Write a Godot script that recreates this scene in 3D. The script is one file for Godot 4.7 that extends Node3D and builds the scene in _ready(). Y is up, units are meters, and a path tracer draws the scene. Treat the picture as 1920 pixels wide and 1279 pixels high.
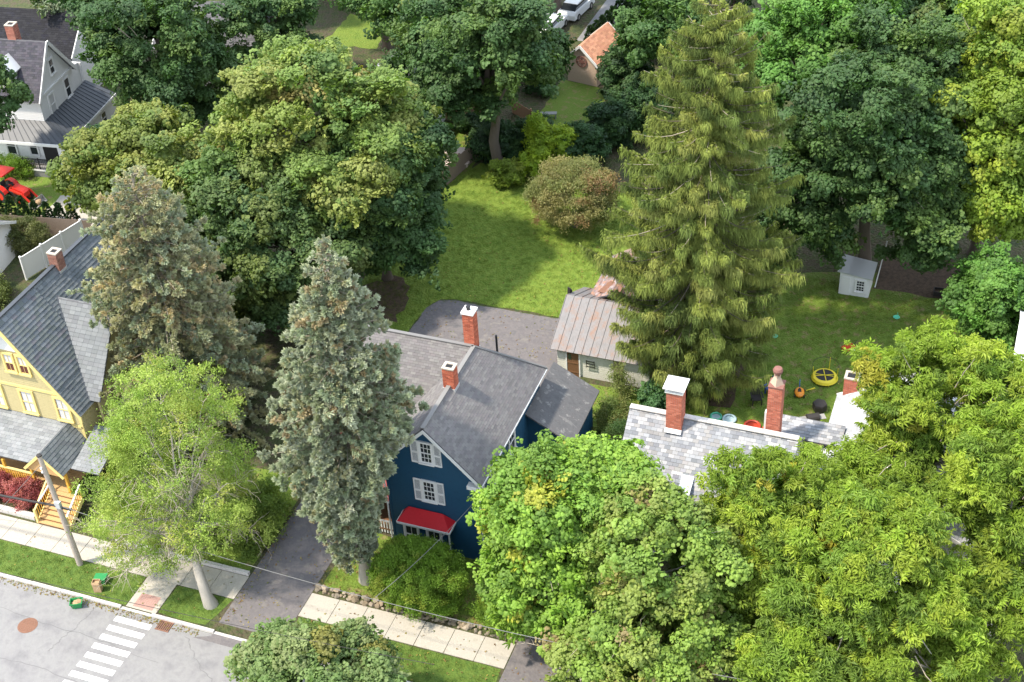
extends Node3D
# A leafy block of wooden houses seen from a drone. x runs along the street, -z away from it, y up, metres.

var rng := RandomNumberGenerator.new()
var M := {}
var used := {}
var meshes := {}
var copies_made := 0
const UP := Vector3.UP

func _ready() -> void:
	rng.seed = 7
	set_camera_and_light()
	make_materials()
	build_ground()
	build_blue_house()
	build_yellow_house()
	build_white_house()
	build_garage()
	build_grey_house()
	build_other_buildings()
	build_fences()
	build_trees()
	build_shrubs()
	build_street_things()
	build_yard_things()
	build_grass()
	build_litter()

func set_camera_and_light() -> void:
	var cam := Camera3D.new()
	cam.name = "camera"
	add_child(cam)
	cam.fov = 26.37
	cam.near = 0.5
	cam.far = 900.0
	cam.transform = Transform3D(Vector3(0.93678, -0.05096, -0.34618), Vector3(-0.17284, 0.79282, -0.58444), Vector3(0.30424, 0.60732, 0.73389), Vector3(27.99, 56.0, 49.24)).orthonormalized()
	cam.current = true
	var sun := DirectionalLight3D.new()
	sun.name = "sun"
	add_child(sun)
	sun.look_at_from_position(Vector3(-0.42, 0.86, 0.31) * 50.0, Vector3.ZERO)
	sun.light_energy = 1.4
	sun.light_color = Color(1.0, 0.955, 0.88)
	sun.light_angular_distance = 3.5
	sun.shadow_enabled = true
	var we := WorldEnvironment.new()
	we.name = "environment"
	add_child(we)
	var e := Environment.new()
	we.environment = e
	e.background_mode = Environment.BG_SKY
	var sky := Sky.new()
	var sm := ProceduralSkyMaterial.new()
	sm.sky_top_color = Color(0.74, 0.79, 0.86)
	sm.sky_horizon_color = Color(0.90, 0.90, 0.89)
	sm.sky_curve = 0.2
	sm.sky_energy_multiplier = 1.35
	sm.ground_bottom_color = Color(0.25, 0.28, 0.2)
	sm.ground_horizon_color = Color(0.6, 0.63, 0.6)
	sky.sky_material = sm
	e.sky = sky
	e.tonemap_mode = Environment.TONE_MAPPER_LINEAR
	e.tonemap_exposure = 1.6
	e.sdfgi_enabled = true
	e.ssao_enabled = true
	e.ssil_enabled = true

# ---------------------------------------------------------------- helpers
func numbered(n: String) -> String:
	if not used.has(n):
		used[n] = 0
		return n
	used[n] += 1
	return "%s_%03d" % [n, used[n]]

func thing(n: String, label: String, cat: String, at := Vector3.ZERO, turn := 0.0, group := "") -> Node3D:
	var o := Node3D.new()
	o.name = numbered(n)
	add_child(o)
	o.position = at
	o.rotation.y = turn
	tag(o, label, cat, group)
	return o

func tag(o: Node, label: String, cat: String, group := "") -> void:
	o.set_meta("label", label)
	o.set_meta("category", cat)
	if group != "":
		o.set_meta("group", group)

func node(n: String, parent: Node, t := Transform3D()) -> Node3D:
	var o := Node3D.new()
	o.name = n
	parent.add_child(o, true)
	o.transform = t
	return o

func S() -> SurfaceTool:
	var st := SurfaceTool.new()
	st.begin(Mesh.PRIMITIVE_TRIANGLES)
	return st

func put(n: String, st: SurfaceTool, m: Material, parent: Node = self, kind := "") -> MeshInstance3D:
	return inst(n, st.commit(), m, parent, Transform3D(), kind)

func inst(n: String, me: Mesh, m: Material, parent: Node, t := Transform3D(), kind := "") -> MeshInstance3D:
	var o := MeshInstance3D.new()
	o.name = numbered(n) if parent == self else n
	o.mesh = me
	o.material_override = m
	o.transform = t
	parent.add_child(o, true)
	if kind != "":
		o.set_meta("kind", kind)
	return o

func face(st: SurfaceTool, p: Array, out: Vector3, col := Color.WHITE) -> void:
	var g: Vector3 = (p[1] - p[0]).cross(p[2] - p[0])
	if g.length_squared() < 1e-14 and p.size() > 3:
		g = (p[2] - p[0]).cross(p[3] - p[0])
	var flip := g.dot(out) > 0.0
	var nn := (g if flip else -g).normalized()
	for i in range(1, p.size() - 1):
		var tri := [p[0], p[i + 1], p[i]] if flip else [p[0], p[i], p[i + 1]]
		for v in tri:
			st.set_normal(nn)
			st.set_color(col)
			st.add_vertex(v)

func plate(st: SurfaceTool, p: Array, off: Vector3, col := Color.WHITE) -> void:
	var c := Vector3.ZERO
	var q := []
	for v in p:
		c += v
		q.append(v + off)
	c = c / p.size() + off * 0.5
	face(st, p, -off, col)
	face(st, q, off, col)
	for i in p.size():
		var j := (i + 1) % p.size()
		var mid: Vector3 = (p[i] + p[j] + off) * 0.5
		face(st, [p[i], p[j], q[j], q[i]], mid - c, col)

func box(st: SurfaceTool, c: Vector3, s: Vector3, b := Basis(), col := Color.WHITE) -> void:
	var h := s * 0.5
	var p := [c + b * Vector3(-h.x, -h.y, -h.z), c + b * Vector3(h.x, -h.y, -h.z), c + b * Vector3(h.x, -h.y, h.z), c + b * Vector3(-h.x, -h.y, h.z)]
	plate(st, p, b * Vector3(0, s.y, 0), col)

func bar(st: SurfaceTool, a: Vector3, b: Vector3, w: float, h: float, col := Color.WHITE) -> void:
	var d := b - a
	var z := d.normalized()
	var x := UP.cross(z)
	if x.length() < 0.01:
		x = Vector3.RIGHT
	x = x.normalized()
	var y := z.cross(x)
	box(st, (a + b) * 0.5, Vector3(w, h, d.length()), Basis(x, y, z), col)

func tube(st: SurfaceTool, pts: Array, rad: Array, n := 6, col := Color.WHITE) -> void:
	var rings := []
	var ref := Vector3(0.31, 0.17, 0.93).normalized()
	for i in pts.size():
		var d: Vector3 = (pts[mini(i + 1, pts.size() - 1)] - pts[maxi(i - 1, 0)]).normalized()
		var x := d.cross(ref)
		if x.length() < 0.05:
			x = d.cross(Vector3.RIGHT)
		x = x.normalized()
		var y := d.cross(x)
		var ring := []
		for k in n:
			var a := TAU * k / n
			ring.append(x * cos(a) + y * sin(a))
		rings.append(ring)
	for i in pts.size() - 1:
		for k in n:
			var l := (k + 1) % n
			var a: Vector3 = rings[i][k]
			var b: Vector3 = rings[i][l]
			var c: Vector3 = rings[i + 1][l]
			var d: Vector3 = rings[i + 1][k]
			var pa: Vector3 = pts[i] + a * rad[i]
			var pb: Vector3 = pts[i] + b * rad[i]
			var pc: Vector3 = pts[i + 1] + c * rad[i + 1]
			var pd: Vector3 = pts[i + 1] + d * rad[i + 1]
			var g := (pb - pa).cross(pc - pa)
			var order := [[pa, a], [pc, c], [pb, b], [pa, a], [pd, d], [pc, c]] if g.dot(a + c) > 0 else [[pa, a], [pb, b], [pc, c], [pa, a], [pc, c], [pd, d]]
			for v in order:
				st.set_normal(v[1])
				st.set_color(col)
				st.add_vertex(v[0])
	for e in [0, pts.size() - 1]:
		if rad[e] > 0.02:
			var cap := []
			for k in n:
				cap.append(pts[e] + rings[e][k] * rad[e])
			var o: Vector3 = pts[0] - pts[1] if e == 0 else pts[e] - pts[e - 1]
			face(st, cap, o, col)

func lathe(st: SurfaceTool, at: Vector3, prof: Array, n := 16, col := Color.WHITE) -> void:
	# prof: [radius, height] from bottom to top
	var pts := []
	for i in prof.size() - 1:
		var a: Vector2 = prof[i]
		var b: Vector2 = prof[i + 1]
		for k in n:
			var t0 := TAU * k / n
			var t1 := TAU * (k + 1) / n
			var e0 := Vector3(cos(t0), 0, sin(t0))
			var e1 := Vector3(cos(t1), 0, sin(t1))
			var slope := Vector3(0, a.x - b.x, 0)
			var out := (e0 + e1) * (b.y - a.y) * 0.5 + slope
			if a.x < 0.001:
				face(st, [at + UP * a.y, at + e0 * b.x + UP * b.y, at + e1 * b.x + UP * b.y], out, col)
			elif b.x < 0.001:
				face(st, [at + e0 * a.x + UP * a.y, at + e1 * a.x + UP * a.y, at + UP * b.y], out, col)
			else:
				face(st, [at + e0 * a.x + UP * a.y, at + e1 * a.x + UP * a.y, at + e1 * b.x + UP * b.y, at + e0 * b.x + UP * b.y], out, col)

func lin(r: float, g: float, b: float) -> Color:
	return Color(r, g, b).linear_to_srgb()

func mat(k: String, c: Color, rough := 0.8, metal := 0.0) -> StandardMaterial3D:
	var m := StandardMaterial3D.new()
	m.resource_name = k
	m.albedo_color = c.linear_to_srgb()
	m.roughness = rough
	m.metallic = metal
	M[k] = m
	return m

# a world-space noise colour: cols are linear stops
func noise_mat(k: String, cols: Array, metres: float, rough := 0.85, bump := 0.0, octaves := 5, stops := []) -> StandardMaterial3D:
	var m := mat(k, Color.WHITE, rough)
	var fn := FastNoiseLite.new()
	fn.noise_type = FastNoiseLite.TYPE_SIMPLEX_SMOOTH
	fn.seed = k.hash() % 10000
	fn.frequency = 0.012
	fn.fractal_octaves = octaves
	fn.fractal_gain = 0.62
	var t := NoiseTexture2D.new()
	t.width = 512
	t.height = 512
	t.seamless = true
	t.noise = fn
	var g := Gradient.new()
	var offs := PackedFloat32Array()
	var cc := PackedColorArray()
	for i in cols.size():
		offs.append(stops[i] if stops.size() else 0.15 + 0.7 * i / maxf(1.0, cols.size() - 1.0))
		cc.append(cols[i].linear_to_srgb())
	g.offsets = offs
	g.colors = cc
	t.color_ramp = g
	m.albedo_texture = t
	m.uv1_triplanar = true
	m.uv1_world_triplanar = true
	m.uv1_scale = Vector3.ONE / metres
	if bump > 0.0:
		var t2 := NoiseTexture2D.new()
		var f2 := FastNoiseLite.new()
		f2.seed = fn.seed + 3
		f2.frequency = 0.06
		f2.fractal_octaves = 4
		t2.width = 512
		t2.height = 512
		t2.seamless = true
		t2.noise = f2
		t2.as_normal_map = true
		t2.bump_strength = bump
		m.normal_enabled = true
		m.normal_texture = t2
	return m

func vmat(k: String, rough := 0.85, metal := 0.0) -> StandardMaterial3D:
	var m := mat(k, Color.WHITE, rough, metal)
	m.vertex_color_use_as_albedo = true
	return m

func jit(c: Color, a: float) -> Color:
	var f := 1.0 + rng.randf_range(-a, a)
	return Color(c.r * f, c.g * f, c.b * f)

func make_materials() -> void:
	# ground
	noise_mat("earth", [Color(0.035, 0.05, 0.016), Color(0.06, 0.075, 0.02), Color(0.075, 0.06, 0.035), Color(0.04, 0.065, 0.016)], 9.0, 0.95, 6.0)
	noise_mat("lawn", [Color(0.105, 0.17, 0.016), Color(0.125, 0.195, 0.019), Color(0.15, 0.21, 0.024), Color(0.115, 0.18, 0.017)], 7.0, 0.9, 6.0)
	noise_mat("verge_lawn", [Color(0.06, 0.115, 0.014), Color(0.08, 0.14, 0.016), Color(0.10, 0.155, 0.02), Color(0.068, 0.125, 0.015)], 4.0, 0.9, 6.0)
	noise_mat("lawn_dull", [Color(0.105, 0.17, 0.016), Color(0.125, 0.19, 0.02), Color(0.115, 0.18, 0.018), Color(0.17, 0.18, 0.045), Color(0.20, 0.165, 0.07)], 6.0, 0.9, 6.0, 5, [0.15, 0.4, 0.58, 0.74, 0.92])
	noise_mat("soil", [Color(0.05, 0.032, 0.02), Color(0.085, 0.055, 0.035), Color(0.11, 0.075, 0.045)], 2.5, 0.95, 8.0)
	noise_mat("road_asphalt", [Color(0.172, 0.168, 0.173), Color(0.205, 0.20, 0.204), Color(0.228, 0.224, 0.224), Color(0.19, 0.185, 0.19)], 11.0, 0.9, 0.6, 7)
	noise_mat("drive_asphalt", [Color(0.11, 0.105, 0.11), Color(0.155, 0.14, 0.14), Color(0.125, 0.115, 0.12), Color(0.175, 0.16, 0.15)], 8.0, 0.92, 1.0, 7)
	noise_mat("concrete", [Color(0.34, 0.31, 0.265), Color(0.40, 0.37, 0.32), Color(0.37, 0.34, 0.295), Color(0.43, 0.40, 0.355)], 3.5, 0.9, 0.8, 6)
	noise_mat("granite", [Color(0.42, 0.40, 0.38), Color(0.58, 0.55, 0.52), Color(0.48, 0.46, 0.44)], 0.9, 0.85, 4.0)
	noise_mat("paint_white", [Color(0.78, 0.78, 0.77), Color(0.84, 0.84, 0.83), Color(0.66, 0.65, 0.64)], 1.6, 0.75, 1.0, 6, [0.2, 0.6, 0.85])
	noise_mat("rust", [Color(0.16, 0.07, 0.04), Color(0.24, 0.12, 0.08), Color(0.12, 0.07, 0.05)], 0.5, 0.9, 4.0)
	vmat("stone", 0.9)
	# walls and trim
	noise_mat("blue_paint", [Color(0.005, 0.05, 0.105), Color(0.007, 0.062, 0.125), Color(0.006, 0.055, 0.115)], 2.3, 0.6, 1.0)
	noise_mat("yellow_paint", [Color(0.43, 0.37, 0.19), Color(0.48, 0.41, 0.215), Color(0.455, 0.39, 0.20)], 2.0, 0.75, 1.0)
	mat("yellow_trim", Color(0.70, 0.56, 0.22), 0.65)
	mat("orange_trim", Color(0.66, 0.36, 0.05), 0.65)
	noise_mat("white_paint", [Color(0.68, 0.685, 0.69), Color(0.75, 0.75, 0.75), Color(0.71, 0.715, 0.72)], 1.9, 0.65, 0.5)
	noise_mat("cream_paint", [Color(0.57, 0.555, 0.49), Color(0.65, 0.635, 0.57), Color(0.61, 0.595, 0.53), Color(0.52, 0.50, 0.44)], 1.7, 0.8, 1.5)
	noise_mat("peach_paint", [Color(0.48, 0.35, 0.27), Color(0.53, 0.39, 0.30), Color(0.50, 0.37, 0.285)], 1.6, 0.75, 0.5)
	mat("white_trim", Color(0.74, 0.74, 0.735), 0.6)
	mat("black_metal", Color(0.02, 0.02, 0.022), 0.45, 0.3)
	mat("dark_screen", Color(0.012, 0.012, 0.014), 0.7)
	mat("grey_plastic", Color(0.25, 0.25, 0.25), 0.6)
	var g := mat("glass", Color(0.03, 0.035, 0.042), 0.06)
	g.metallic_specular = 0.6
	var gb := mat("blind", Color(0.55, 0.55, 0.56), 0.25)
	gb.metallic_specular = 0.5
	mat("burgundy", Color(0.10, 0.025, 0.02), 0.6)
	noise_mat("red_metal", [Color(0.50, 0.012, 0.02), Color(0.58, 0.018, 0.028), Color(0.54, 0.014, 0.024)], 1.2, 0.45, 0.6)
	noise_mat("porch_red", [Color(0.30, 0.045, 0.04), Color(0.36, 0.06, 0.05), Color(0.24, 0.05, 0.04)], 0.9, 0.7, 2.0)
	noise_mat("brown_wood", [Color(0.12, 0.055, 0.025), Color(0.20, 0.10, 0.045), Color(0.16, 0.075, 0.035)], 0.4, 0.8, 3.0)
	noise_mat("fence_wood", [Color(0.17, 0.13, 0.10), Color(0.25, 0.19, 0.15), Color(0.20, 0.155, 0.12)], 0.5, 0.9, 3.0)
	noise_mat("cedar_wood", [Color(0.34, 0.20, 0.12), Color(0.42, 0.26, 0.16), Color(0.38, 0.23, 0.14)], 0.5, 0.85, 3.0)
	noise_mat("pole_wood", [Color(0.32, 0.27, 0.23), Color(0.44, 0.38, 0.33), Color(0.37, 0.31, 0.26)], 0.35, 0.9, 4.0)
	noise_mat("deck_wood", [Color(0.45, 0.27, 0.11), Color(0.52, 0.33, 0.15), Color(0.40, 0.23, 0.09)], 0.5, 0.8, 2.0)
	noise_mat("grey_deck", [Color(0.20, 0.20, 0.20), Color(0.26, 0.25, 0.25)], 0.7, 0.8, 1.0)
	noise_mat("brick_base", [Color(0.30, 0.28, 0.26), Color(0.38, 0.35, 0.32)], 0.3, 0.95, 3.0)
	noise_mat("chimney_cap", [Color(0.40, 0.35, 0.29), Color(0.50, 0.45, 0.38), Color(0.44, 0.39, 0.33)], 0.6, 0.9, 2.0)
	noise_mat("roof_deck", [Color(0.10, 0.10, 0.11), Color(0.13, 0.13, 0.14)], 1.0, 0.95, 1.0)
	noise_mat("rusty_tin", [Color(0.155, 0.15, 0.155), Color(0.20, 0.19, 0.195), Color(0.19, 0.16, 0.155), Color(0.23, 0.145, 0.11), Color(0.21, 0.115, 0.08)], 5.5, 0.6, 1.0, 6, [0.1, 0.5, 0.62, 0.76, 0.95])
	noise_mat("dark_tin", [Color(0.04, 0.047, 0.057), Color(0.055, 0.062, 0.075), Color(0.047, 0.054, 0.065)], 2.0, 0.5, 0.5)
	noise_mat("lean_roof", [Color(0.085, 0.085, 0.09), Color(0.12, 0.12, 0.125), Color(0.10, 0.095, 0.10), Color(0.26, 0.26, 0.25)], 4.3, 0.9, 1.0, 8, [0.2, 0.5, 0.66, 0.82])
	vmat("shingle", 0.95)
	vmat("brick", 0.92)
	vmat("siding", 0.75)
	# plants
	var lf := vmat("leaf", 0.62)
	lf.backlight_enabled = true
	lf.backlight = Color(0.80, 0.86, 0.42)
	var nd := vmat("needle", 0.75)
	nd.backlight_enabled = true
	nd.backlight = Color(0.45, 0.48, 0.25)
	noise_mat("bark", [Color(0.10, 0.08, 0.062), Color(0.17, 0.14, 0.115), Color(0.13, 0.105, 0.085)], 0.5, 0.95, 6.0)
	noise_mat("pale_bark", [Color(0.30, 0.28, 0.24), Color(0.42, 0.39, 0.34), Color(0.34, 0.31, 0.27)], 0.5, 0.95, 6.0)
	noise_mat("twig", [Color(0.34, 0.29, 0.23), Color(0.44, 0.39, 0.32)], 0.8, 0.95, 2.0)
	# plain colours of things
	mat("tractor_red", Color(0.62, 0.03, 0.018), 0.35)
	mat("rubber", Color(0.02, 0.02, 0.02), 0.8)
	mat("steel", Color(0.42, 0.40, 0.38), 0.5, 0.4)
	mat("bin_green", Color(0.015, 0.22, 0.06), 0.5)
	mat("paper_brown", Color(0.42, 0.28, 0.16), 0.9)
	mat("toy_yellow", Color(0.72, 0.58, 0.03), 0.5)
	mat("toy_orange", Color(0.80, 0.27, 0.02), 0.45)
	mat("toy_red", Color(0.55, 0.06, 0.03), 0.5)
	mat("toy_blue", Color(0.03, 0.09, 0.34), 0.5)
	mat("toy_green", Color(0.10, 0.55, 0.35), 0.5)
	mat("pale_blue", Color(0.45, 0.60, 0.66), 0.5)
	mat("charcoal", Color(0.028, 0.024, 0.024), 0.7)
	noise_mat("table_stone", [Color(0.55, 0.45, 0.40), Color(0.62, 0.52, 0.47)], 0.7, 0.8, 1.0)
	mat("car_white", Color(0.78, 0.79, 0.80), 0.25)
	mat("terracotta", Color(0.22, 0.10, 0.08), 0.8)
	mat("metal_vent", Color(0.62, 0.64, 0.66), 0.4, 0.5)
	mat("wire", Color(0.17, 0.17, 0.17), 0.7)

# pieces laid in courses on a flat convex outline: shingles (w > 0) or full-length boards (w = 0)
func courses(st: SurfaceTool, pts: Array, out: Vector3, e: float, w: float, thick: float, cols: Array, jitter := 0.12, single: Node = null, most := 0) -> void:
	var org: Vector3 = pts[0]
	var ax: Vector3 = (pts[1] - pts[0]).normalized()
	var nrm := ax.cross(pts[2] - pts[0]).normalized()
	if nrm.dot(out) < 0:
		nrm = -nrm
	var au := nrm.cross(ax)
	if au.y < 0:
		au = -au
	var poly := []
	var t1 := -1e9
	for p in pts:
		var d: Vector3 = p - org
		poly.append(Vector2(d.dot(ax), d.dot(au)))
		t1 = maxf(t1, d.dot(au))
	var t := 0.0
	var made := 0
	var row := 0
	while t < t1 - 0.02:
		var te := minf(t + e, t1)
		var lo := span(poly, t + 0.004)
		var hi := span(poly, te - 0.004)
		var s0 := maxf(lo.x, hi.x)
		var s1 := minf(lo.y, hi.y)
		if w <= 0.0:
			piece(st, [org + ax * lo.x + au * t, org + ax * lo.y + au * t, org + ax * hi.y + au * te, org + ax * hi.x + au * te], nrm, thick, jit(cols[rng.randi() % cols.size()], jitter))
		elif s1 - s0 > 0.05:
			var s := s0 - w * (0.5 if row % 2 else 0.0) - rng.randf() * w * 0.12
			while s < s1:
				var a := maxf(s + 0.004, minf(lo.x, hi.x))
				var b := minf(s + w - 0.004, maxf(lo.y, hi.y))
				if b - a > 0.03:
					var col: Color = jit(cols[rng.randi() % cols.size()], jitter)
					var th := thick * rng.randf_range(0.75, 1.25)
					if single and made < most and b - a > w * 0.9 and a >= s0 and b <= s1:
						var me := single_piece(w - 0.008, te - t, thick)
						var o := inst("shingle", me, shade_mat(col), single, Transform3D(Basis(ax, nrm, -au), org + ax * (a + b) * 0.5 + au * (t + te) * 0.5))
						made += 1
					else:
						var la := clampf(a, hi.x, hi.y)
						var lb := clampf(b, hi.x, hi.y)
						piece(st, [org + ax * clampf(a, lo.x, lo.y) + au * t, org + ax * clampf(b, lo.x, lo.y) + au * t, org + ax * lb + au * te, org + ax * la + au * te], nrm, th, col)
				s += w
		t += e
		row += 1

func shade_mat(c: Color) -> Material:
	var k := "shingle_%d_%d_%d" % [int(c.r * 60), int(c.g * 60), int(c.b * 60)]
	if not M.has(k):
		mat(k, Color(int(c.r * 60) / 60.0 + 0.008, int(c.g * 60) / 60.0 + 0.008, int(c.b * 60) / 60.0 + 0.008), 0.95)
	return M[k]

func single_piece(w: float, e: float, th: float) -> Mesh:
	var k := "sp_%.3f_%.3f" % [w, e]
	if not meshes.has(k):
		var st := S()
		piece(st, [Vector3(-w / 2, 0, e / 2), Vector3(w / 2, 0, e / 2), Vector3(w / 2, 0, -e / 2), Vector3(-w / 2, 0, -e / 2)], UP, th, Color.WHITE)
		meshes[k] = st.commit()
	return meshes[k]

func span(poly: Array, t: float) -> Vector2:
	var a := 1e9
	var b := -1e9
	for i in poly.size():
		var p: Vector2 = poly[i]
		var q: Vector2 = poly[(i + 1) % poly.size()]
		if (p.y - t) * (q.y - t) <= 0.0 and absf(p.y - q.y) > 1e-6:
			var s := p.x + (q.x - p.x) * (t - p.y) / (q.y - p.y)
			a = minf(a, s)
			b = maxf(b, s)
	return Vector2(a, b)

# a lapped piece: lower edge lifted by th
func piece(st: SurfaceTool, q: Array, nrm: Vector3, th: float, col: Color) -> void:
	var a: Vector3 = q[0] + nrm * th
	var b: Vector3 = q[1] + nrm * th
	var c: Vector3 = q[2] + nrm * 0.003
	var d: Vector3 = q[3] + nrm * 0.003
	face(st, [a, b, c, d], nrm, col)
	face(st, [q[0], q[1], b, a], q[0] - q[3], col)
	face(st, [q[0], a, d, q[3]], q[0] - q[1], col)
	face(st, [q[1], b, c, q[2]], q[1] - q[0], col)

func roof(parent: Node, pts: Array, e: float, w: float, cols: Array, jitter := 0.12, single := 0, thick := 0.02, called := "roof") -> Node3D:
	var r := node(called, parent)
	var nrm: Vector3 = (pts[1] - pts[0]).cross(pts[2] - pts[0]).normalized()
	if nrm.y < 0:
		nrm = -nrm
	var st := S()
	plate(st, pts, -nrm * 0.1)
	put("roof_deck", st, M.roof_deck, r)
	var s2 := S()
	courses(s2, pts, nrm, e, w, thick, cols, jitter, r if single else null, single)
	put("shingles", s2, M.shingle, r, "stuff")
	return r

func wall(parent: Node, pts: Array, out: Vector3, m: Material, lap := 0.12, called := "wall") -> void:
	var o := node(called, parent)
	var st := S()
	plate(st, pts, -out.normalized() * 0.14)
	put("wall_core", st, m, o)
	if lap > 0.0:
		var s2 := S()
		courses(s2, pts, out, lap, 0.0, 0.014, [Color.WHITE], 0.0)
		put("clapboard_siding", s2, m, o, "stuff")

# local x = right, y = up, z = out of the wall, origin in the middle of the opening
func window(parent: Node, t: Transform3D, w: float, h: float, trim: Material, style := "bars", pane: Material = null, trim_w := 0.1, called := "window") -> Node3D:
	var o := node(called, parent, t)
	if pane == null:
		pane = M.glass
	var k := "win_%.2f_%.2f_%s_%.2f" % [w, h, style, trim_w]
	if not meshes.has(k):
		var f := S()
		var q := trim_w
		box(f, Vector3(-w / 2 - q / 2, 0, 0.035), Vector3(q, h + 2 * q, 0.09))
		box(f, Vector3(w / 2 + q / 2, 0, 0.035), Vector3(q, h + 2 * q, 0.09))
		box(f, Vector3(0, h / 2 + q / 2, 0.04), Vector3(w, q, 0.1))
		var sl := S()
		box(sl, Vector3(0, -h / 2 - q / 2, 0.06), Vector3(w + 2 * q + 0.06, q * 0.8, 0.17))
		var b := S()
		box(b, Vector3(0, 0.0, 0.042), Vector3(w, 0.055, 0.04))
		box(b, Vector3(0, h / 2 - 0.02, 0.036), Vector3(w, 0.04, 0.03))
		box(b, Vector3(0, -h / 2 + 0.03, 0.036), Vector3(w, 0.06, 0.03))
		for q2 in [-1, 1]:
			box(b, Vector3(q2 * (w / 2 - 0.02), 0, 0.038), Vector3(0.04, h, 0.034))
		if style != "plain":
			var n := 3 if style == "bars" else 2
			for i in range(1, n):
				box(b, Vector3(-w / 2 + w * i / n, h / 4, 0.034), Vector3(0.022, h / 2, 0.024))
				box(b, Vector3(-w / 2 + w * i / n, -h / 4, 0.034), Vector3(0.022, h / 2, 0.024))
			if style == "bars":
				box(b, Vector3(0, h / 4, 0.035), Vector3(w, 0.022, 0.026))
				box(b, Vector3(0, -h / 4, 0.035), Vector3(w, 0.022, 0.026))
		var p := S()
		box(p, Vector3(0, 0, 0.018), Vector3(w, h, 0.012))
		meshes[k] = [f.commit(), sl.commit(), b.commit(), p.commit()]
	var ms: Array = meshes[k]
	inst("frame", ms[0], trim, o)
	inst("sill", ms[1], trim, o)
	inst("sash_bars", ms[2], trim, o)
	inst("pane", ms[3], pane, o)
	return o

func facing_x(p: Vector3) -> Transform3D:
	return Transform3D(Basis(Vector3(0, 0, -1), UP, Vector3(1, 0, 0)), p)

func facing_z(p: Vector3) -> Transform3D:
	return Transform3D(Basis(), p)

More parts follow.
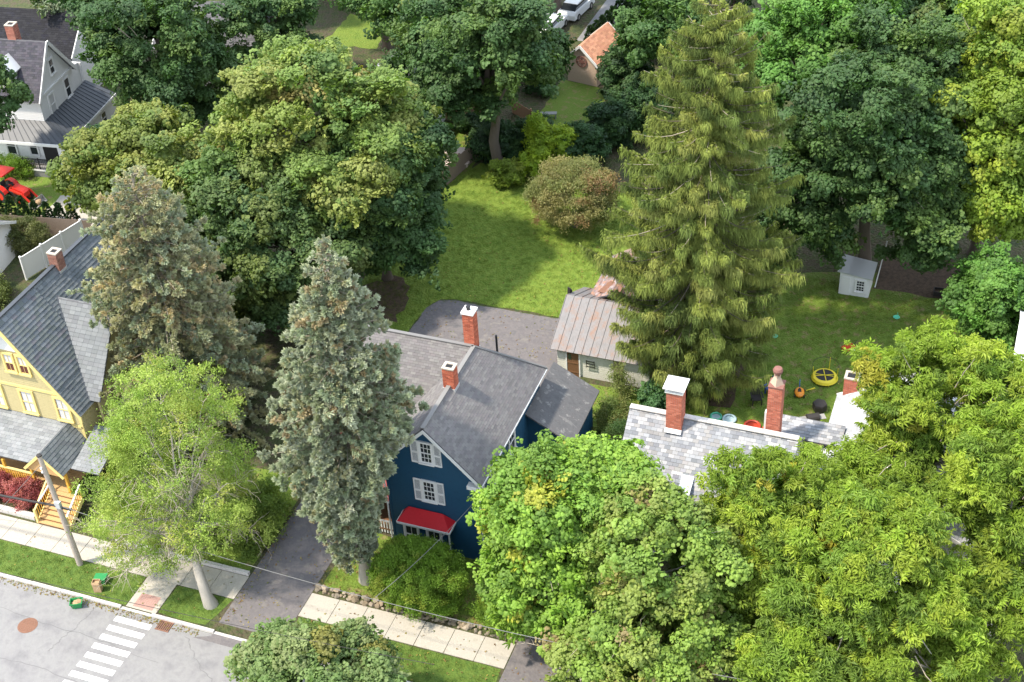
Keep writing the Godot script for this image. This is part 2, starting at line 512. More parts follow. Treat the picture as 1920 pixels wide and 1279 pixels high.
func chimney(parent: Node, at: Vector3, sx: float, sz: float, y1: float, style: String, tones: Array) -> Node3D:
	var o := node("chimney", parent)
	var core := S()
	box(core, Vector3(at.x, (at.y + y1) / 2, at.z), Vector3(sx - 0.02, y1 - at.y, sz - 0.02))
	put("mortar_core", core, M.brick_base, o)
	var st := S()
	var y := at.y
	var row := 0
	while y < y1 - 0.03:
		for side in 4:
			var len := sx if side % 2 == 0 else sz
			var dep := sz if side % 2 == 0 else sx
			var b := Basis(UP, side * PI / 2)
			var s := -len / 2 - (0.11 if row % 2 else 0.0)
			while s < len / 2:
				var a := maxf(s, -len / 2)
				var c := minf(s + 0.205, len / 2)
				if c - a > 0.04:
					box(st, Vector3(at.x, y + 0.034, at.z) + b * Vector3((a + c) / 2, 0, dep / 2 - 0.02), Vector3(c - a, 0.066, 0.044), b, jit(tones[rng.randi() % tones.size()], 0.18))
				s += 0.218
		y += 0.08
		row += 1
	put("bricks", st, M.brick, o, "stuff")
	var cap := S()
	if style == "open":
		for s in [-1, 1]:
			box(cap, Vector3(at.x + s * (sx / 2 - 0.05), y1 + 0.05, at.z), Vector3(0.15, 0.07, sz + 0.04))
			box(cap, Vector3(at.x, y1 + 0.05, at.z + s * (sz / 2 - 0.05)), Vector3(sx - 0.25, 0.07, 0.15))
		put("cap", cap, M.chimney_cap, o)
		var fl := S()
		box(fl, Vector3(at.x, y1 + 0.015, at.z), Vector3(sx - 0.26, 0.03, sz - 0.26))
		put("flue", fl, M.dark_screen, o)
	elif style == "pot":
		box(cap, Vector3(at.x, y1 + 0.06, at.z), Vector3(sx + 0.1, 0.12, sz + 0.1))
		put("cap", cap, M.paint_white, o)
		var fl := S()
		lathe(fl, Vector3(at.x - 0.04, y1 + 0.12, at.z), [Vector2(0.11, 0), Vector2(0.10, 0.16), Vector2(0.13, 0.17), Vector2(0.13, 0.22), Vector2(0.0, 0.23)], 12)
		put("flue", fl, M.black_metal, o)
	elif style == "hood":
		box(cap, Vector3(at.x, y1 + 0.05, at.z), Vector3(sx + 0.14, 0.1, sz + 0.14))
		put("cap", cap, M.paint_white, o)
		var hd := S()
		var q := Vector3(sx / 2 + 0.16, 0, sz / 2 + 0.16)
		var c0 := Vector3(at.x, y1 + 0.34, at.z)
		for s in [-1, 1]:
			for r in [-1, 1]:
				box(hd, Vector3(at.x + s * (sx / 2 - 0.03), y1 + 0.2, at.z + r * (sz / 2 - 0.03)), Vector3(0.05, 0.24, 0.05))
		var cs := [c0 + Vector3(-q.x, 0, -q.z), c0 + Vector3(q.x, 0, -q.z), c0 + Vector3(q.x, 0, q.z), c0 + Vector3(-q.x, 0, q.z)]
		for i in 4:
			face(hd, [cs[i], cs[(i + 1) % 4], c0 + UP * 0.2], (cs[i] + cs[(i + 1) % 4]) * 0.5 - c0 + UP)
		plate(hd, cs, Vector3(0, -0.05, 0))
		put("hood", hd, M.white_trim, o)
	elif style == "cowl":
		var q := sx / 2 + 0.03
		plate(cap, [Vector3(at.x - q, y1, at.z - q), Vector3(at.x + q, y1, at.z - q), Vector3(at.x + q, y1, at.z + q), Vector3(at.x - q, y1, at.z + q)], Vector3(0, 0.06, 0))
		put("cap", cap, M.terracotta, o)
		var tp := S()
		lathe(tp, Vector3(at.x, y1 + 0.06, at.z), [Vector2(0.36, 0), Vector2(0.20, 0.38), Vector2(0.17, 0.42), Vector2(0.17, 0.62), Vector2(0.0, 0.63)], 4)
		put("mortar_taper", tp, M.peach_paint, o)
		var ct := S()
		lathe(ct, Vector3(at.x, y1 + 0.6, at.z), [Vector2(0.13, 0), Vector2(0.14, 0.12), Vector2(0.24, 0.2), Vector2(0.26, 0.34), Vector2(0.20, 0.46), Vector2(0.0, 0.5)], 16)
		put("cowl", ct, M.terracotta, o)
	var fsh := S()
	box(fsh, Vector3(at.x, at.y + 0.1, at.z), Vector3(sx + 0.06, 0.2, sz + 0.06))
	put("flashing", fsh, M.metal_vent, o)
	return o

# ---------------------------------------------------------------- the setting
func sheet(n: String, pts: Array, y: float, m: Material, label := "") -> MeshInstance3D:
	var st := S()
	var pv := PackedVector2Array()
	for p in pts:
		pv.append(p)
	var idx := Geometry2D.triangulate_polygon(pv)
	for i in range(0, idx.size(), 3):
		var t := []
		for k in 3:
			t.append(Vector3(pv[idx[i + k]].x, y, pv[idx[i + k]].y))
		face(st, t, UP)
	var o := put(n, st, m, self, "structure")
	if label != "":
		o.set_meta("label", label)
	return o

func wavy(pts: Array, amp: float) -> Array:
	# resample an outline with small wobbles
	var out := []
	for i in pts.size():
		var a: Vector2 = pts[i]
		var b: Vector2 = pts[(i + 1) % pts.size()]
		var n := maxi(1, int(a.distance_to(b) / 0.6))
		for k in n:
			out.append(a.lerp(b, float(k) / n) + Vector2(rng.randf_range(-amp, amp), rng.randf_range(-amp, amp)))
	return out

func build_ground() -> void:
	var st := S()
	var zs := [[-420.0, 0.0], [8.62, 0.0], [8.62, -0.13], [300.0, -0.13]]
	for i in 3:
		face(st, [Vector3(-400, zs[i][1], zs[i][0]), Vector3(400, zs[i][1], zs[i][0]), Vector3(400, zs[i + 1][1], zs[i + 1][0]), Vector3(-400, zs[i + 1][1], zs[i + 1][0])], Vector3(0, 1, 0.5))
	var gr := put("ground", st, M.earth, self, "structure")
	gr.set_meta("label", "dark earth and ground cover under the trees of the block")
	var road := sheet("street", [Vector2(-80, 8.8), Vector2(80, 8.8), Vector2(80, 21), Vector2(-80, 21)], -0.126, M.road_asphalt, "pale grey street with a zebra crossing")
	for i in 9:
		var s := S()
		var z := 9.42 + i * 0.635
		var x := -10.66 - i * 0.03
		plate(s, [Vector3(x - 1.06, -0.122, z - 0.17), Vector3(x + 1.06, -0.122, z - 0.17), Vector3(x + 1.06, -0.122, z + 0.17), Vector3(x - 1.06, -0.122, z + 0.17)], Vector3(0, 0.004, 0))
		put("crossing_stripe", s, M.paint_white, road)
	# kerb stones
	var kerb := Node3D.new()
	kerb.name = "kerb"
	add_child(kerb)
	kerb.set_meta("kind", "structure")
	kerb.set_meta("label", "granite kerb between the verge and the street")
	var x := -34.0
	while x < 14.0:
		var l := 1.85
		var mid := x + l / 2
		var low: bool = (mid > -7.0 and mid < -2.3) or (mid > 8.4 and mid < 12.4) or (mid > -11.6 and mid < -9.6)
		var s := S()
		var zz := 8.7 + rng.randf_range(-0.012, 0.012)
		box(s, Vector3(mid, -0.12 if low else -0.05, zz), Vector3(l - 0.02, 0.1 if low else 0.17, 0.16))
		put("kerb_stone", s, M.granite, kerb)
		x += l
	# pavement slabs
	for seg in [[-34.0, -6.32, 1.62], [-2.6, 8.72, 1.62]]:
		var pv := Node3D.new()
		pv.name = numbered("pavement")
		add_child(pv)
		pv.set_meta("kind", "structure")
		pv.set_meta("label", "concrete pavement slabs " + ("left of the driveway" if seg[0] < -20 else "in front of the stone edged yard"))
		var n := int((seg[1] - seg[0]) / seg[2] + 0.5)
		for i in n:
			var s := S()
			var w: float = (seg[1] - seg[0]) / n
			box(s, Vector3(seg[0] + (i + 0.5) * w, -0.01 + rng.randf_range(-0.006, 0.006), 5.64), Vector3(w - 0.03, 0.08, 1.63))
			put("slab", s, M.concrete, pv)
	sheet("crossing_ramp", [Vector2(-11.55, 6.46), Vector2(-9.75, 6.46), Vector2(-9.75, 8.62), Vector2(-11.55, 8.62)], 0.024, M.concrete, "short concrete ramp leading to the zebra crossing")
	var tac := sheet("tactile_pad", [Vector2(-11.2, 7.55), Vector2(-10.05, 7.55), Vector2(-10.05, 8.5), Vector2(-11.2, 8.5)], 0.03, mat("tactile_red", Color(0.36, 0.22, 0.19), 0.9), "dull red tactile paving at the crossing")
	for i in 9:
		for k in 7:
			var s := S()
			lathe(s, Vector3(-11.1 + i * 0.12, 0.03, 7.66 + k * 0.12), [Vector2(0.035, 0), Vector2(0.025, 0.012), Vector2(0, 0.013)], 6)
			put("dome", s, M.tactile_red, tac)
	# driveways
	var dw := S()
	for q in [[-17.2, 8.0, 0.016, 0.016], [8.0, 8.95, 0.016, -0.118]]:
		face(dw, [Vector3(-6.3, q[2], q[0]), Vector3(-2.62, q[2], q[0]), Vector3(-2.62, q[3], q[1]), Vector3(-6.3, q[3], q[1])], UP)
	face(dw, [Vector3(-6.3, -0.118, 8.95), Vector3(-2.62, -0.118, 8.95), Vector3(-1.9, -0.124, 9.3), Vector3(-7.2, -0.124, 9.3)], UP)
	put("driveway", dw, M.drive_asphalt, self, "structure").set_meta("label", "grey asphalt driveway running back beside the dark blue house")
	sheet("parking_pad", wavy([Vector2(-6.75, -16.9), Vector2(-6.7, -20.2), Vector2(-6.2, -21.2), Vector2(-5.2, -21.5), Vector2(-1.1, -21.4), Vector2(3.6, -21.6), Vector2(3.6, -12.5), Vector2(-2.62, -11.0), Vector2(-6.3, -12)], 0.05), 0.012, M.drive_asphalt, "worn asphalt parking area behind the dark blue house")
	var d2 := S()
	for q in [[-2.0, 8.0, 0.02, 0.02], [8.0, 8.95, 0.02, -0.116]]:
		face(d2, [Vector3(8.76, q[2], q[0]), Vector3(12.1, q[2], q[0]), Vector3(12.1, q[3], q[1]), Vector3(8.76, q[3], q[1])], UP)
	put("driveway", d2, M.drive_asphalt, self, "structure").set_meta("label", "second grey driveway at the bottom edge by dead branches")
	sheet("pavement_strip", [Vector2(12.14, 4.85), Vector2(30, 4.85), Vector2(30, 6.45), Vector2(12.14, 6.45)], 0.02, M.concrete, "concrete pavement right of the second driveway")
	# lawns
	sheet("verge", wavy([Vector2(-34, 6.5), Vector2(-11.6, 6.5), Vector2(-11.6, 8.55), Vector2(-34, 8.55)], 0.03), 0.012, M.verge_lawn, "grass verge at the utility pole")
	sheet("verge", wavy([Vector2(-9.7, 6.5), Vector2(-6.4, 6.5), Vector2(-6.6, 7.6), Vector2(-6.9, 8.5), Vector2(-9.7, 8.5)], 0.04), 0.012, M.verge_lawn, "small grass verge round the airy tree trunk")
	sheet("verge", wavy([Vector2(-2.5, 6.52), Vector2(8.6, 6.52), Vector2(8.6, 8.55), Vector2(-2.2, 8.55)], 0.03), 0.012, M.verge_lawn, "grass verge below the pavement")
	sheet("back_lawn", wavy([Vector2(-12.0, -21.5), Vector2(-6.9, -16.0), Vector2(-6.75, -20.2), Vector2(-6.2, -21.3), Vector2(-5.2, -21.6), Vector2(3.6, -21.7), Vector2(5.5, -25), Vector2(5, -37), Vector2(-10, -38.5), Vector2(-11.6, -34), Vector2(-13.0, -28)], 0.08), 0.008, M.lawn, "bright green lawn behind the parking area")
	sheet("side_lawn", wavy([Vector2(10.5, -14.0), Vector2(21, -12.5), Vector2(30, -16), Vector2(31, -30), Vector2(23, -33), Vector2(16, -31), Vector2(11, -24)], 0.1), 0.008, M.lawn_dull, "shaded lawn with toys on the right")
	sheet("soil_bed", wavy([Vector2(20.6, -30.4), Vector2(25.4, -30.4), Vector2(26.5, -33), Vector2(24.5, -36), Vector2(20.5, -35)], 0.15), 0.014, M.soil, "bare brown soil bed under the trees")
	sheet("soil_bed", wavy([Vector2(10.2, -15.5), Vector2(14.6, -16.0), Vector2(14.8, -20.6), Vector2(11.2, -21)], 0.2), 0.014, M.soil, "brown needle litter under the tall spruce")
	sheet("soil_bed", wavy([Vector2(-11.8, -21.2), Vector2(-9.6, -18.6), Vector2(-8.2, -18.3), Vector2(-7.9, -20.2), Vector2(-9.0, -22.5), Vector2(-10.6, -22.9)], 0.35), 0.014, M.soil, "brown bare soil at the edge of the back lawn")
	sheet("side_yard", wavy([Vector2(3.8, -6), Vector2(11.0, -6), Vector2(10.6, -15.8), Vector2(3.9, -15.8)], 0.1), 0.006, M.lawn_dull, "rough grass strip between the houses")
	sheet("front_yard", wavy([Vector2(-2.3, -0.2), Vector2(8.4, -0.2), Vector2(8.4, 4.4), Vector2(-2.3, 4.4)], 0.05), 0.006, M.lawn_dull, "dry front yard grass behind the rubble edging")
	sheet("front_yard", wavy([Vector2(-17, -3), Vector2(-6.5, -3), Vector2(-6.5, 4.6), Vector2(-17, 4.6)], 0.05), 0.006, M.lawn_dull, "shady yard between the yellow house and the driveway")
	sheet("far_yard", wavy([Vector2(-20, -44), Vector2(-10.5, -43.5), Vector2(-10.3, -36), Vector2(-20, -36)], 0.1), 0.006, M.lawn_dull, "small brownish yard with a stone table")
	sheet("far_lawn", wavy([Vector2(-8.5, -53), Vector2(-4, -52), Vector2(-3, -42), Vector2(-8, -42)], 0.1), 0.006, M.lawn_dull, "dark strip of lawn below the peach shed")
	sheet("neighbour_yard", wavy([Vector2(-50, -22), Vector2(-33, -22), Vector2(-33, -29), Vector2(-50, -29)], 0.1), 0.006, M.lawn_dull, "yard with a tractor at the white house")
	sheet("concrete_pad", wavy([Vector2(-38.9, -25.6), Vector2(-33, -27.5), Vector2(-33, -21.8), Vector2(-38.6, -22.4)], 0.06), 0.014, M.concrete, "pale concrete pad in front of the small arborvitae")
	sheet("back_street", [Vector2(-9.5, -60), Vector2(-6.9, -60), Vector2(-6.4, -90), Vector2(-9.2, -90)], 0.01, M.road_asphalt, "grey lane beyond the peach shed")
	sheet("far_verge", wavy([Vector2(-31, -60), Vector2(-26, -60), Vector2(-26, -54), Vector2(-31, -54)], 0.2), 0.008, M.lawn, "patch of far lawn between trunks at the top")

# ---------------------------------------------------------------- houses
func build_blue_house() -> void:
	var h := thing("blue_house", "dark blue house with grey shingled roof, white shutters and red awning", "house")
	var w := 5.23
	var he := 5.88
	var hr := 8.95
	var L := 6.62
	var o := 0.35
	var r := w / 2 + o
	var B: Material = M.blue_paint
	wall(h, [Vector3(0, 0, 0), Vector3(w, 0, 0), Vector3(w, 6.1, 0), Vector3(w / 2, 8.72, 0), Vector3(0, 6.1, 0)], Vector3(0, 0, 1), B)
	wall(h, [Vector3(w, 0, 0), Vector3(w, 0, -L - w / 2), Vector3(w, 6.1, -L - w / 2), Vector3(w, 6.1, 0)], Vector3(1, 0, 0), B)
	wall(h, [Vector3(0, 0, -L + w / 2), Vector3(0, 0, 0), Vector3(0, 6.1, 0), Vector3(0, 6.1, -L + w / 2)], Vector3(-1, 0, 0), B)
	wall(h, [Vector3(-6.4, 0, -L + w / 2), Vector3(-0.02, 0, -L + w / 2), Vector3(-0.02, 6.1, -L + w / 2), Vector3(-6.4, 6.1, -L + w / 2)], Vector3(0, 0, 1), B)
	wall(h, [Vector3(-6.4, 0, -L - w / 2), Vector3(-6.4, 0, -L + w / 2), Vector3(-6.4, 6.1, -L + w / 2), Vector3(-6.4, 8.72, -L), Vector3(-6.4, 6.1, -L - w / 2)], Vector3(-1, 0, 0), B)
	wall(h, [Vector3(w, 0, -L - w / 2), Vector3(-6.4, 0, -L - w / 2), Vector3(-6.4, 6.1, -L - w / 2), Vector3(w, 6.1, -L - w / 2)], Vector3(0, 0, -1), B)
	var cols := [Color(0.155, 0.146, 0.147), Color(0.172, 0.163, 0.162), Color(0.142, 0.134, 0.136), Color(0.185, 0.177, 0.174), Color(0.165, 0.152, 0.155)]
	roof(h, [Vector3(w + o, he, o), Vector3(w + o, he, -L - r), Vector3(w / 2, hr, -L), Vector3(w / 2, hr, o)], 0.145, 0.3, cols, 0.07)
	roof(h, [Vector3(-o, he, -L + r), Vector3(-o, he, o), Vector3(w / 2, hr, o), Vector3(w / 2, hr, -L)], 0.145, 0.3, cols, 0.07)
	roof(h, [Vector3(-6.7, he, -L + r), Vector3(-o, he, -L + r), Vector3(w / 2, hr, -L), Vector3(-6.7, hr, -L)], 0.145, 0.3, cols, 0.07)
	roof(h, [Vector3(w + o, he, -L - r), Vector3(-6.7, he, -L - r), Vector3(-6.7, hr, -L), Vector3(w / 2, hr, -L)], 0.145, 0.3, cols, 0.07)
	# ridge caps
	var rc := S()
	bar(rc, Vector3(w / 2, hr + 0.02, o), Vector3(w / 2, hr + 0.02, -L), 0.22, 0.05, Color(0.21, 0.205, 0.20))
	bar(rc, Vector3(w / 2, hr + 0.02, -L), Vector3(-6.7, hr + 0.02, -L), 0.2, 0.05, Color(0.18, 0.175, 0.175))
	bar(rc, Vector3(w / 2, hr + 0.02, -L), Vector3(w + o, he + 0.02, -L - r), 0.18, 0.05, Color(0.18, 0.175, 0.175))
	put("ridge_cap", rc, M.shingle, h)
	# white rakes, returns, fascia
	for s in [-1, 1]:
		var rk := S()
		var e := Vector3(w / 2 + s * r, he - 0.1, o + 0.03)
		plate(rk, [e, Vector3(w / 2, hr - 0.1, o + 0.03), Vector3(w / 2, hr - 0.34, o + 0.03), e + Vector3(0, -0.24, 0)], Vector3(0, 0, -0.07))
		put("rake_board", rk, M.white_trim, h)
		var rt := S()
		box(rt, Vector3(w / 2 + s * (r - 0.42), he - 0.34, 0.19), Vector3(0.85, 0.24, 0.36))
		put("eave_return", rt, M.white_trim, h)
	for q in [[Vector3(w + o + 0.02, he - 0.07, o), Vector3(w + o + 0.02, he - 0.07, -L - r)], [Vector3(-o - 0.02, he - 0.07, o), Vector3(-o - 0.02, he - 0.07, -L + r)], [Vector3(-6.7, he - 0.07, -L + r + 0.02), Vector3(-o, he - 0.07, -L + r + 0.02)]]:
		var g := S()
		bar(g, q[0], q[1], 0.06, 0.1)
		put("gutter", g, M.white_trim, h)
	for q in [0.06, w - 0.06]:
		var cb := S()
		box(cb, Vector3(q, 2.9, 0.02), Vector3(0.12, 5.6, 0.06))
		put("corner_board", cb, M.blue_paint, h)
		var ds := S()
		tube(ds, [Vector3(q - 0.12 if q < 1 else q + 0.12, he - 0.25, 0.12), Vector3(q - 0.12 if q < 1 else q + 0.12, 0.1, 0.12), Vector3(q, 0.04, 0.3)], [0.045, 0.045, 0.045], 8)
		put("downspout", ds, M.white_trim, h)
	# front windows with shutters
	for q in [[2.5, 7.02, 0.62, 1.3], [2.44, 4.36, 0.64, 1.3]]:
		window(h, facing_z(Vector3(q[0], q[1], 0.02)), q[2], q[3], M.white_trim)
		for s in [-1, 1]:
			var sh := node("shutter", h, facing_z(Vector3(q[0] + s * (q[2] / 2 + 0.32), q[1], 0.03)))
			var f := S()
			for k in [-1, 1]:
				box(f, Vector3(k * 0.185, 0, 0.03), Vector3(0.05, 1.5, 0.05))
			for k in [-0.72, -0.05, 0.72]:
				box(f, Vector3(0, k, 0.03), Vector3(0.32, 0.08, 0.05))
			put("shutter_frame", f, M.white_trim, sh)
			var lv := S()
			for i in 24:
				var yy := -0.66 + i * 0.057
				box(lv, Vector3(0, yy, 0.028), Vector3(0.32, 0.045, 0.012), Basis(Vector3.RIGHT, 0.5))
			put("louvres", lv, M.white_paint, sh, "stuff")
	window(h, facing_x(Vector3(w + 0.02, 4.6, -4.6)), 0.75, 1.5, M.white_trim, "two")
	window(h, facing_x(Vector3(w + 0.02, 4.6, -1.9)), 0.75, 1.5, M.white_trim, "two")
	window(h, facing_z(Vector3(-2.5, 4.6, -L + w / 2 + 0.02)), 0.75, 1.4, M.white_trim, "two")
	# bay with red roof
	var aw := node("awning", h)
	var hip := S()
	var a0 := Vector3(0.78, 2.55, 0.9)
	var a1 := Vector3(3.75, 2.55, 0.9)
	var b0 := Vector3(0.78, 2.55, 0.0)
	var b1 := Vector3(3.75, 2.55, 0.0)
	var t0 := Vector3(1.15, 2.98, 0.1)
	var t1 := Vector3(3.1, 2.98, 0.1)
	face(hip, [a0, a1, t1, t0], Vector3(0, 1, 1))
	face(hip, [a1, b1, t1], Vector3(1, 1, 0))
	face(hip, [a0, b0, t0], Vector3(-1, 1, 0))
	face(hip, [t0, t1, b1, b0], Vector3(0, 1, -1))
	face(hip, [a0, a1, b1, b0], Vector3(0, -1, 0))
	put("awning_roof", hip, M.red_metal, aw)
	var fs := S()
	bar(fs, a0 + Vector3(0, -0.07, 0.01), a1 + Vector3(0, -0.07, 0.01), 0.06, 0.12)
	bar(fs, a1 + Vector3(0.01, -0.07, 0), b1 + Vector3(0.01, -0.07, 0), 0.06, 0.12)
	bar(fs, a0 + Vector3(-0.01, -0.07, 0), b0 + Vector3(-0.01, -0.07, 0), 0.06, 0.12)
	put("fascia", fs, M.white_trim, aw)
	var bw := node("bay", h)
	var bs := S()
	box(bs, Vector3(2.2, 0.9, 0.32), Vector3(2.5, 1.8, 0.6))
	put("bay_wall", bs, B, bw)
	var hd := S()
	box(hd, Vector3(2.2, 2.38, 0.32), Vector3(2.5, 0.3, 0.6))
	put("bay_header", hd, B, bw)
	window(h, facing_z(Vector3(1.45, 1.55, 0.63)), 0.7, 1.2, M.white_trim, "two")
	window(h, facing_z(Vector3(2.75, 1.55, 0.63)), 0.7, 1.2, M.white_trim, "two")
	var po := S()
	tube(po, [Vector3(3.68, 0, 0.82), Vector3(3.68, 2.5, 0.82)], [0.05, 0.05], 8)
	put("awning_post", po, M.white_trim, aw)
	# chimneys and vent
	var tones := [Color(0.42, 0.11, 0.06), Color(0.48, 0.14, 0.08), Color(0.36, 0.09, 0.05)]
	chimney(h, Vector3(2.62, 8.6, -3.4), 0.62, 0.56, 10.0, "open", tones)
	chimney(h, Vector3(2.35, 8.3, -7.0), 0.6, 0.6, 10.9, "pot", tones)
	var vp := S()
	tube(vp, [Vector3(3.4, 7.6, -7.9), Vector3(3.4, 8.9, -7.9)], [0.06, 0.06], 10)
	put("vent_pipe", vp, M.black_metal, h)
	# lean-to wing on the right
	wall(h, [Vector3(w, 0, -7.1), Vector3(7.6, 0, -7.1), Vector3(7.6, 3.3, -7.1), Vector3(w, 4.6, -7.1)], Vector3(0, 0, 1), B)
	wall(h, [Vector3(7.6, 0, -7.1), Vector3(7.6, 0, -11.3), Vector3(7.6, 3.3, -11.3), Vector3(7.6, 3.3, -7.1)], Vector3(1, 0, 0), B)
	wall(h, [Vector3(7.6, 0, -11.3), Vector3(w, 0, -11.3), Vector3(w, 4.6, -11.3), Vector3(7.6, 3.3, -11.3)], Vector3(0, 0, -1), B)
	wall(h, [Vector3(w, 0, -11.3), Vector3(w, 0, -9.25), Vector3(w, 4.6, -9.25), Vector3(w, 4.6, -11.3)], Vector3(-1, 0, 0), B)
	var lr := S()
	plate(lr, [Vector3(w + 0.02, 4.72, -6.8), Vector3(7.95, 3.22, -6.8), Vector3(7.95, 3.22, -11.6), Vector3(w + 0.02, 4.72, -11.6)], Vector3(0, -0.1, 0))
	put("lean_to_roof", lr, M.lean_roof, h)
	window(h, facing_x(Vector3(7.62, 2.3, -8.2)), 0.6, 1.1, M.white_trim, "plain")
	# porch in the corner on the left with a red roof
	var pr := node("porch", h)
	var prf := S()
	plate(prf, [Vector3(-5.2, 2.55, -0.35), Vector3(-0.1, 2.55, -0.35), Vector3(-0.1, 3.35, -3.9), Vector3(-5.2, 3.35, -3.9)], Vector3(0, -0.08, 0))
	put("porch_roof", prf, M.porch_red, pr)
	var pfs := S()
	bar(pfs, Vector3(-5.2, 2.46, -0.36), Vector3(-0.1, 2.46, -0.36), 0.06, 0.14)
	put("fascia", pfs, M.white_trim, pr)
	var pd := S()
	box(pd, Vector3(-2.65, 0.4, -2.1), Vector3(5.1, 0.12, 3.6))
	put("porch_floor", pd, M.brown_wood, pr)
	for i in 4:
		var s := S()
		box(s, Vector3(-5.05 + i * 1.65, 1.45, -0.5), Vector3(0.12, 1.98, 0.12))
		put("post", s, M.white_trim, pr)
	for i in 30:
		var s := S()
		box(s, Vector3(-5.0 + i * 0.165, 0.55, -0.32), Vector3(0.07, 0.85, 0.03))
		put("baluster", s, M.white_trim, pr)
	var rl := S()
	box(rl, Vector3(-2.6, 1.0, -0.32), Vector3(5.0, 0.06, 0.08))
	put("rail", rl, M.white_trim, pr)

func build_yellow_house() -> void:
	var h := thing("yellow_house", "yellow house with steep grey scalloped roof and front porch stairs", "house", Vector3(-18.65, 0, 0.3))
	var Y: Material = M.yellow_paint
	var x0 := -7.44
	var hx := -3.72
	wall(h, [Vector3(x0, 0, 0), Vector3(0, 0, 0), Vector3(0, 4.95, 0), Vector3(hx, 10.2, 0), Vector3(x0, 4.95, 0)], Vector3(0, 0, 1), Y, 0.13)
	wall(h, [Vector3(0, 0, 0), Vector3(0, 0, -12), Vector3(0, 4.95, -12), Vector3(0, 4.95, 0)], Vector3(1, 0, 0), Y, 0.13)
	wall(h, [Vector3(x0, 0, -12), Vector3(x0, 0, 0), Vector3(x0, 4.95, 0), Vector3(x0, 4.95, -12)], Vector3(-1, 0, 0), Y, 0.0)
	wall(h, [Vector3(0, 0, -12), Vector3(x0, 0, -12), Vector3(x0, 4.95, -12), Vector3(hx, 10.2, -12), Vector3(0, 4.95, -12)], Vector3(0, 0, -1), Y, 0.0)
	var cols := [Color(0.125, 0.14, 0.15), Color(0.14, 0.155, 0.165), Color(0.11, 0.125, 0.135), Color(0.15, 0.165, 0.175)]
	roof(h, [Vector3(0.3, 4.75, 0.35), Vector3(0.3, 4.75, -12.3), Vector3(hx, 10.45, -12.3), Vector3(hx, 10.45, 0.35)], 0.24, 0.36, cols, 0.1, 0, 0.045)
	roof(h, [Vector3(x0 - 0.3, 4.75, -12.3), Vector3(x0 - 0.3, 4.75, 0.35), Vector3(hx, 10.45, 0.35), Vector3(hx, 10.45, -12.3)], 0.24, 0.36, cols, 0.1, 0, 0.045)
	# the shingles that show largest, one by one, over the front of the right slope
	var top := node("roof_face", h)
	var s2 := S()
	var u := Vector3(-4.02, 5.7, 0).normalized()
	var lift := Vector3(5.7, 4.02, 0).normalized() * 0.035
	var p0 := Vector3(0.3, 4.75, 0.35) + u * 2.0 + lift
	var p1 := Vector3(0.3, 4.75, -3.2) + u * 2.0 + lift
	courses(s2, [p0, p1, p1 + u * 4.8, p0 + u * 4.8], lift, 0.24, 0.36, 0.045, cols, 0.1, top, 300)
	put("shingles", s2, M.shingle, top, "stuff")
	var rc := S()
	bar(rc, Vector3(hx, 10.48, 0.4), Vector3(hx, 10.48, -12.3), 0.26, 0.07)
	put("ridge_cap", rc, M.dark_tin, h)
	for s in [-1, 1]:
		var rk := S()
		var e := Vector3(hx + s * 4.06, 4.68, 0.38)
		plate(rk, [e, Vector3(hx, 10.36, 0.38), Vector3(hx, 9.92, 0.38), e + Vector3(-s * 0.0, -0.36, 0)], Vector3(0, 0, -0.08))
		put("rake_board", rk, M.yellow_trim, h)
	# cross gable on the right
	var cz := -4.0
	var cr := Vector3(-2.95, 9.35, cz)
	var lowf := Vector3(0.85, 4.98, cz + 3.15)
	var lowb := Vector3(0.85, 4.98, cz - 3.15)
	var inner_f := Vector3(0.14, 4.98, cz + 3.15)
	var inner_b := Vector3(0.14, 4.98, cz - 3.15)
	var tip := Vector3(0.85, 9.35, cz)
	roof(h, [inner_f, lowf, tip, cr], 0.24, 0.36, [Color(0.17, 0.18, 0.19), Color(0.19, 0.2, 0.21)], 0.1, 0, 0.03)
	roof(h, [lowb, inner_b, cr, tip], 0.24, 0.36, cols, 0.1, 0, 0.045)
	wall(h, [Vector3(0.5, 0, cz + 2.8), Vector3(0.5, 0, cz - 2.8), Vector3(0.5, 5.0, cz - 2.8), Vector3(0.5, 9.0, cz), Vector3(0.5, 5.0, cz + 2.8)], Vector3(1, 0, 0), Y, 0.13)
	var vl := S()
	bar(vl, inner_f + Vector3(0, 0.03, 0), cr + Vector3(0, 0.05, 0), 0.16, 0.06)
	put("valley_flashing", vl, M.dark_tin, h)
	# belts and windows of the front
	for y in [5.78, 3.6]:
		var b := S()
		box(b, Vector3(hx, y, 0.03), Vector3(7.4 if y < 5 else 6.0, 0.16, 0.06))
		put("belt_board", b, M.yellow_trim, h)
	var cb := S()
	box(cb, Vector3(-0.08, 2.4, 0.03), Vector3(0.18, 4.8, 0.06))
	put("corner_board", cb, M.yellow_trim, h)
	for q in [-5.5, -3.38, -1.05]:
		var wd := window(h, facing_z(Vector3(q, 4.72, 0.02)), 0.78, 1.5, M.yellow_trim, "two", M.blind, 0.13)
		var lo := S()
		for s in [-1, 1]:
			box(lo, Vector3(s * 0.36, 0, 0.03), Vector3(0.05, 1.48, 0.02))
		put("sash_edge", lo, M.burgundy, wd)
	for q in [-3.83, -2.9]:
		var wd := window(h, facing_z(Vector3(q, 7.45, 0.02)), 0.56, 1.18, M.yellow_trim, "two", M.blind, 0.12)
		var lo := S()
		box(lo, Vector3(0, -0.3, 0.03), Vector3(0.54, 0.54, 0.015))
		put("lower_sash", lo, M.burgundy, wd)
	var ap := S()
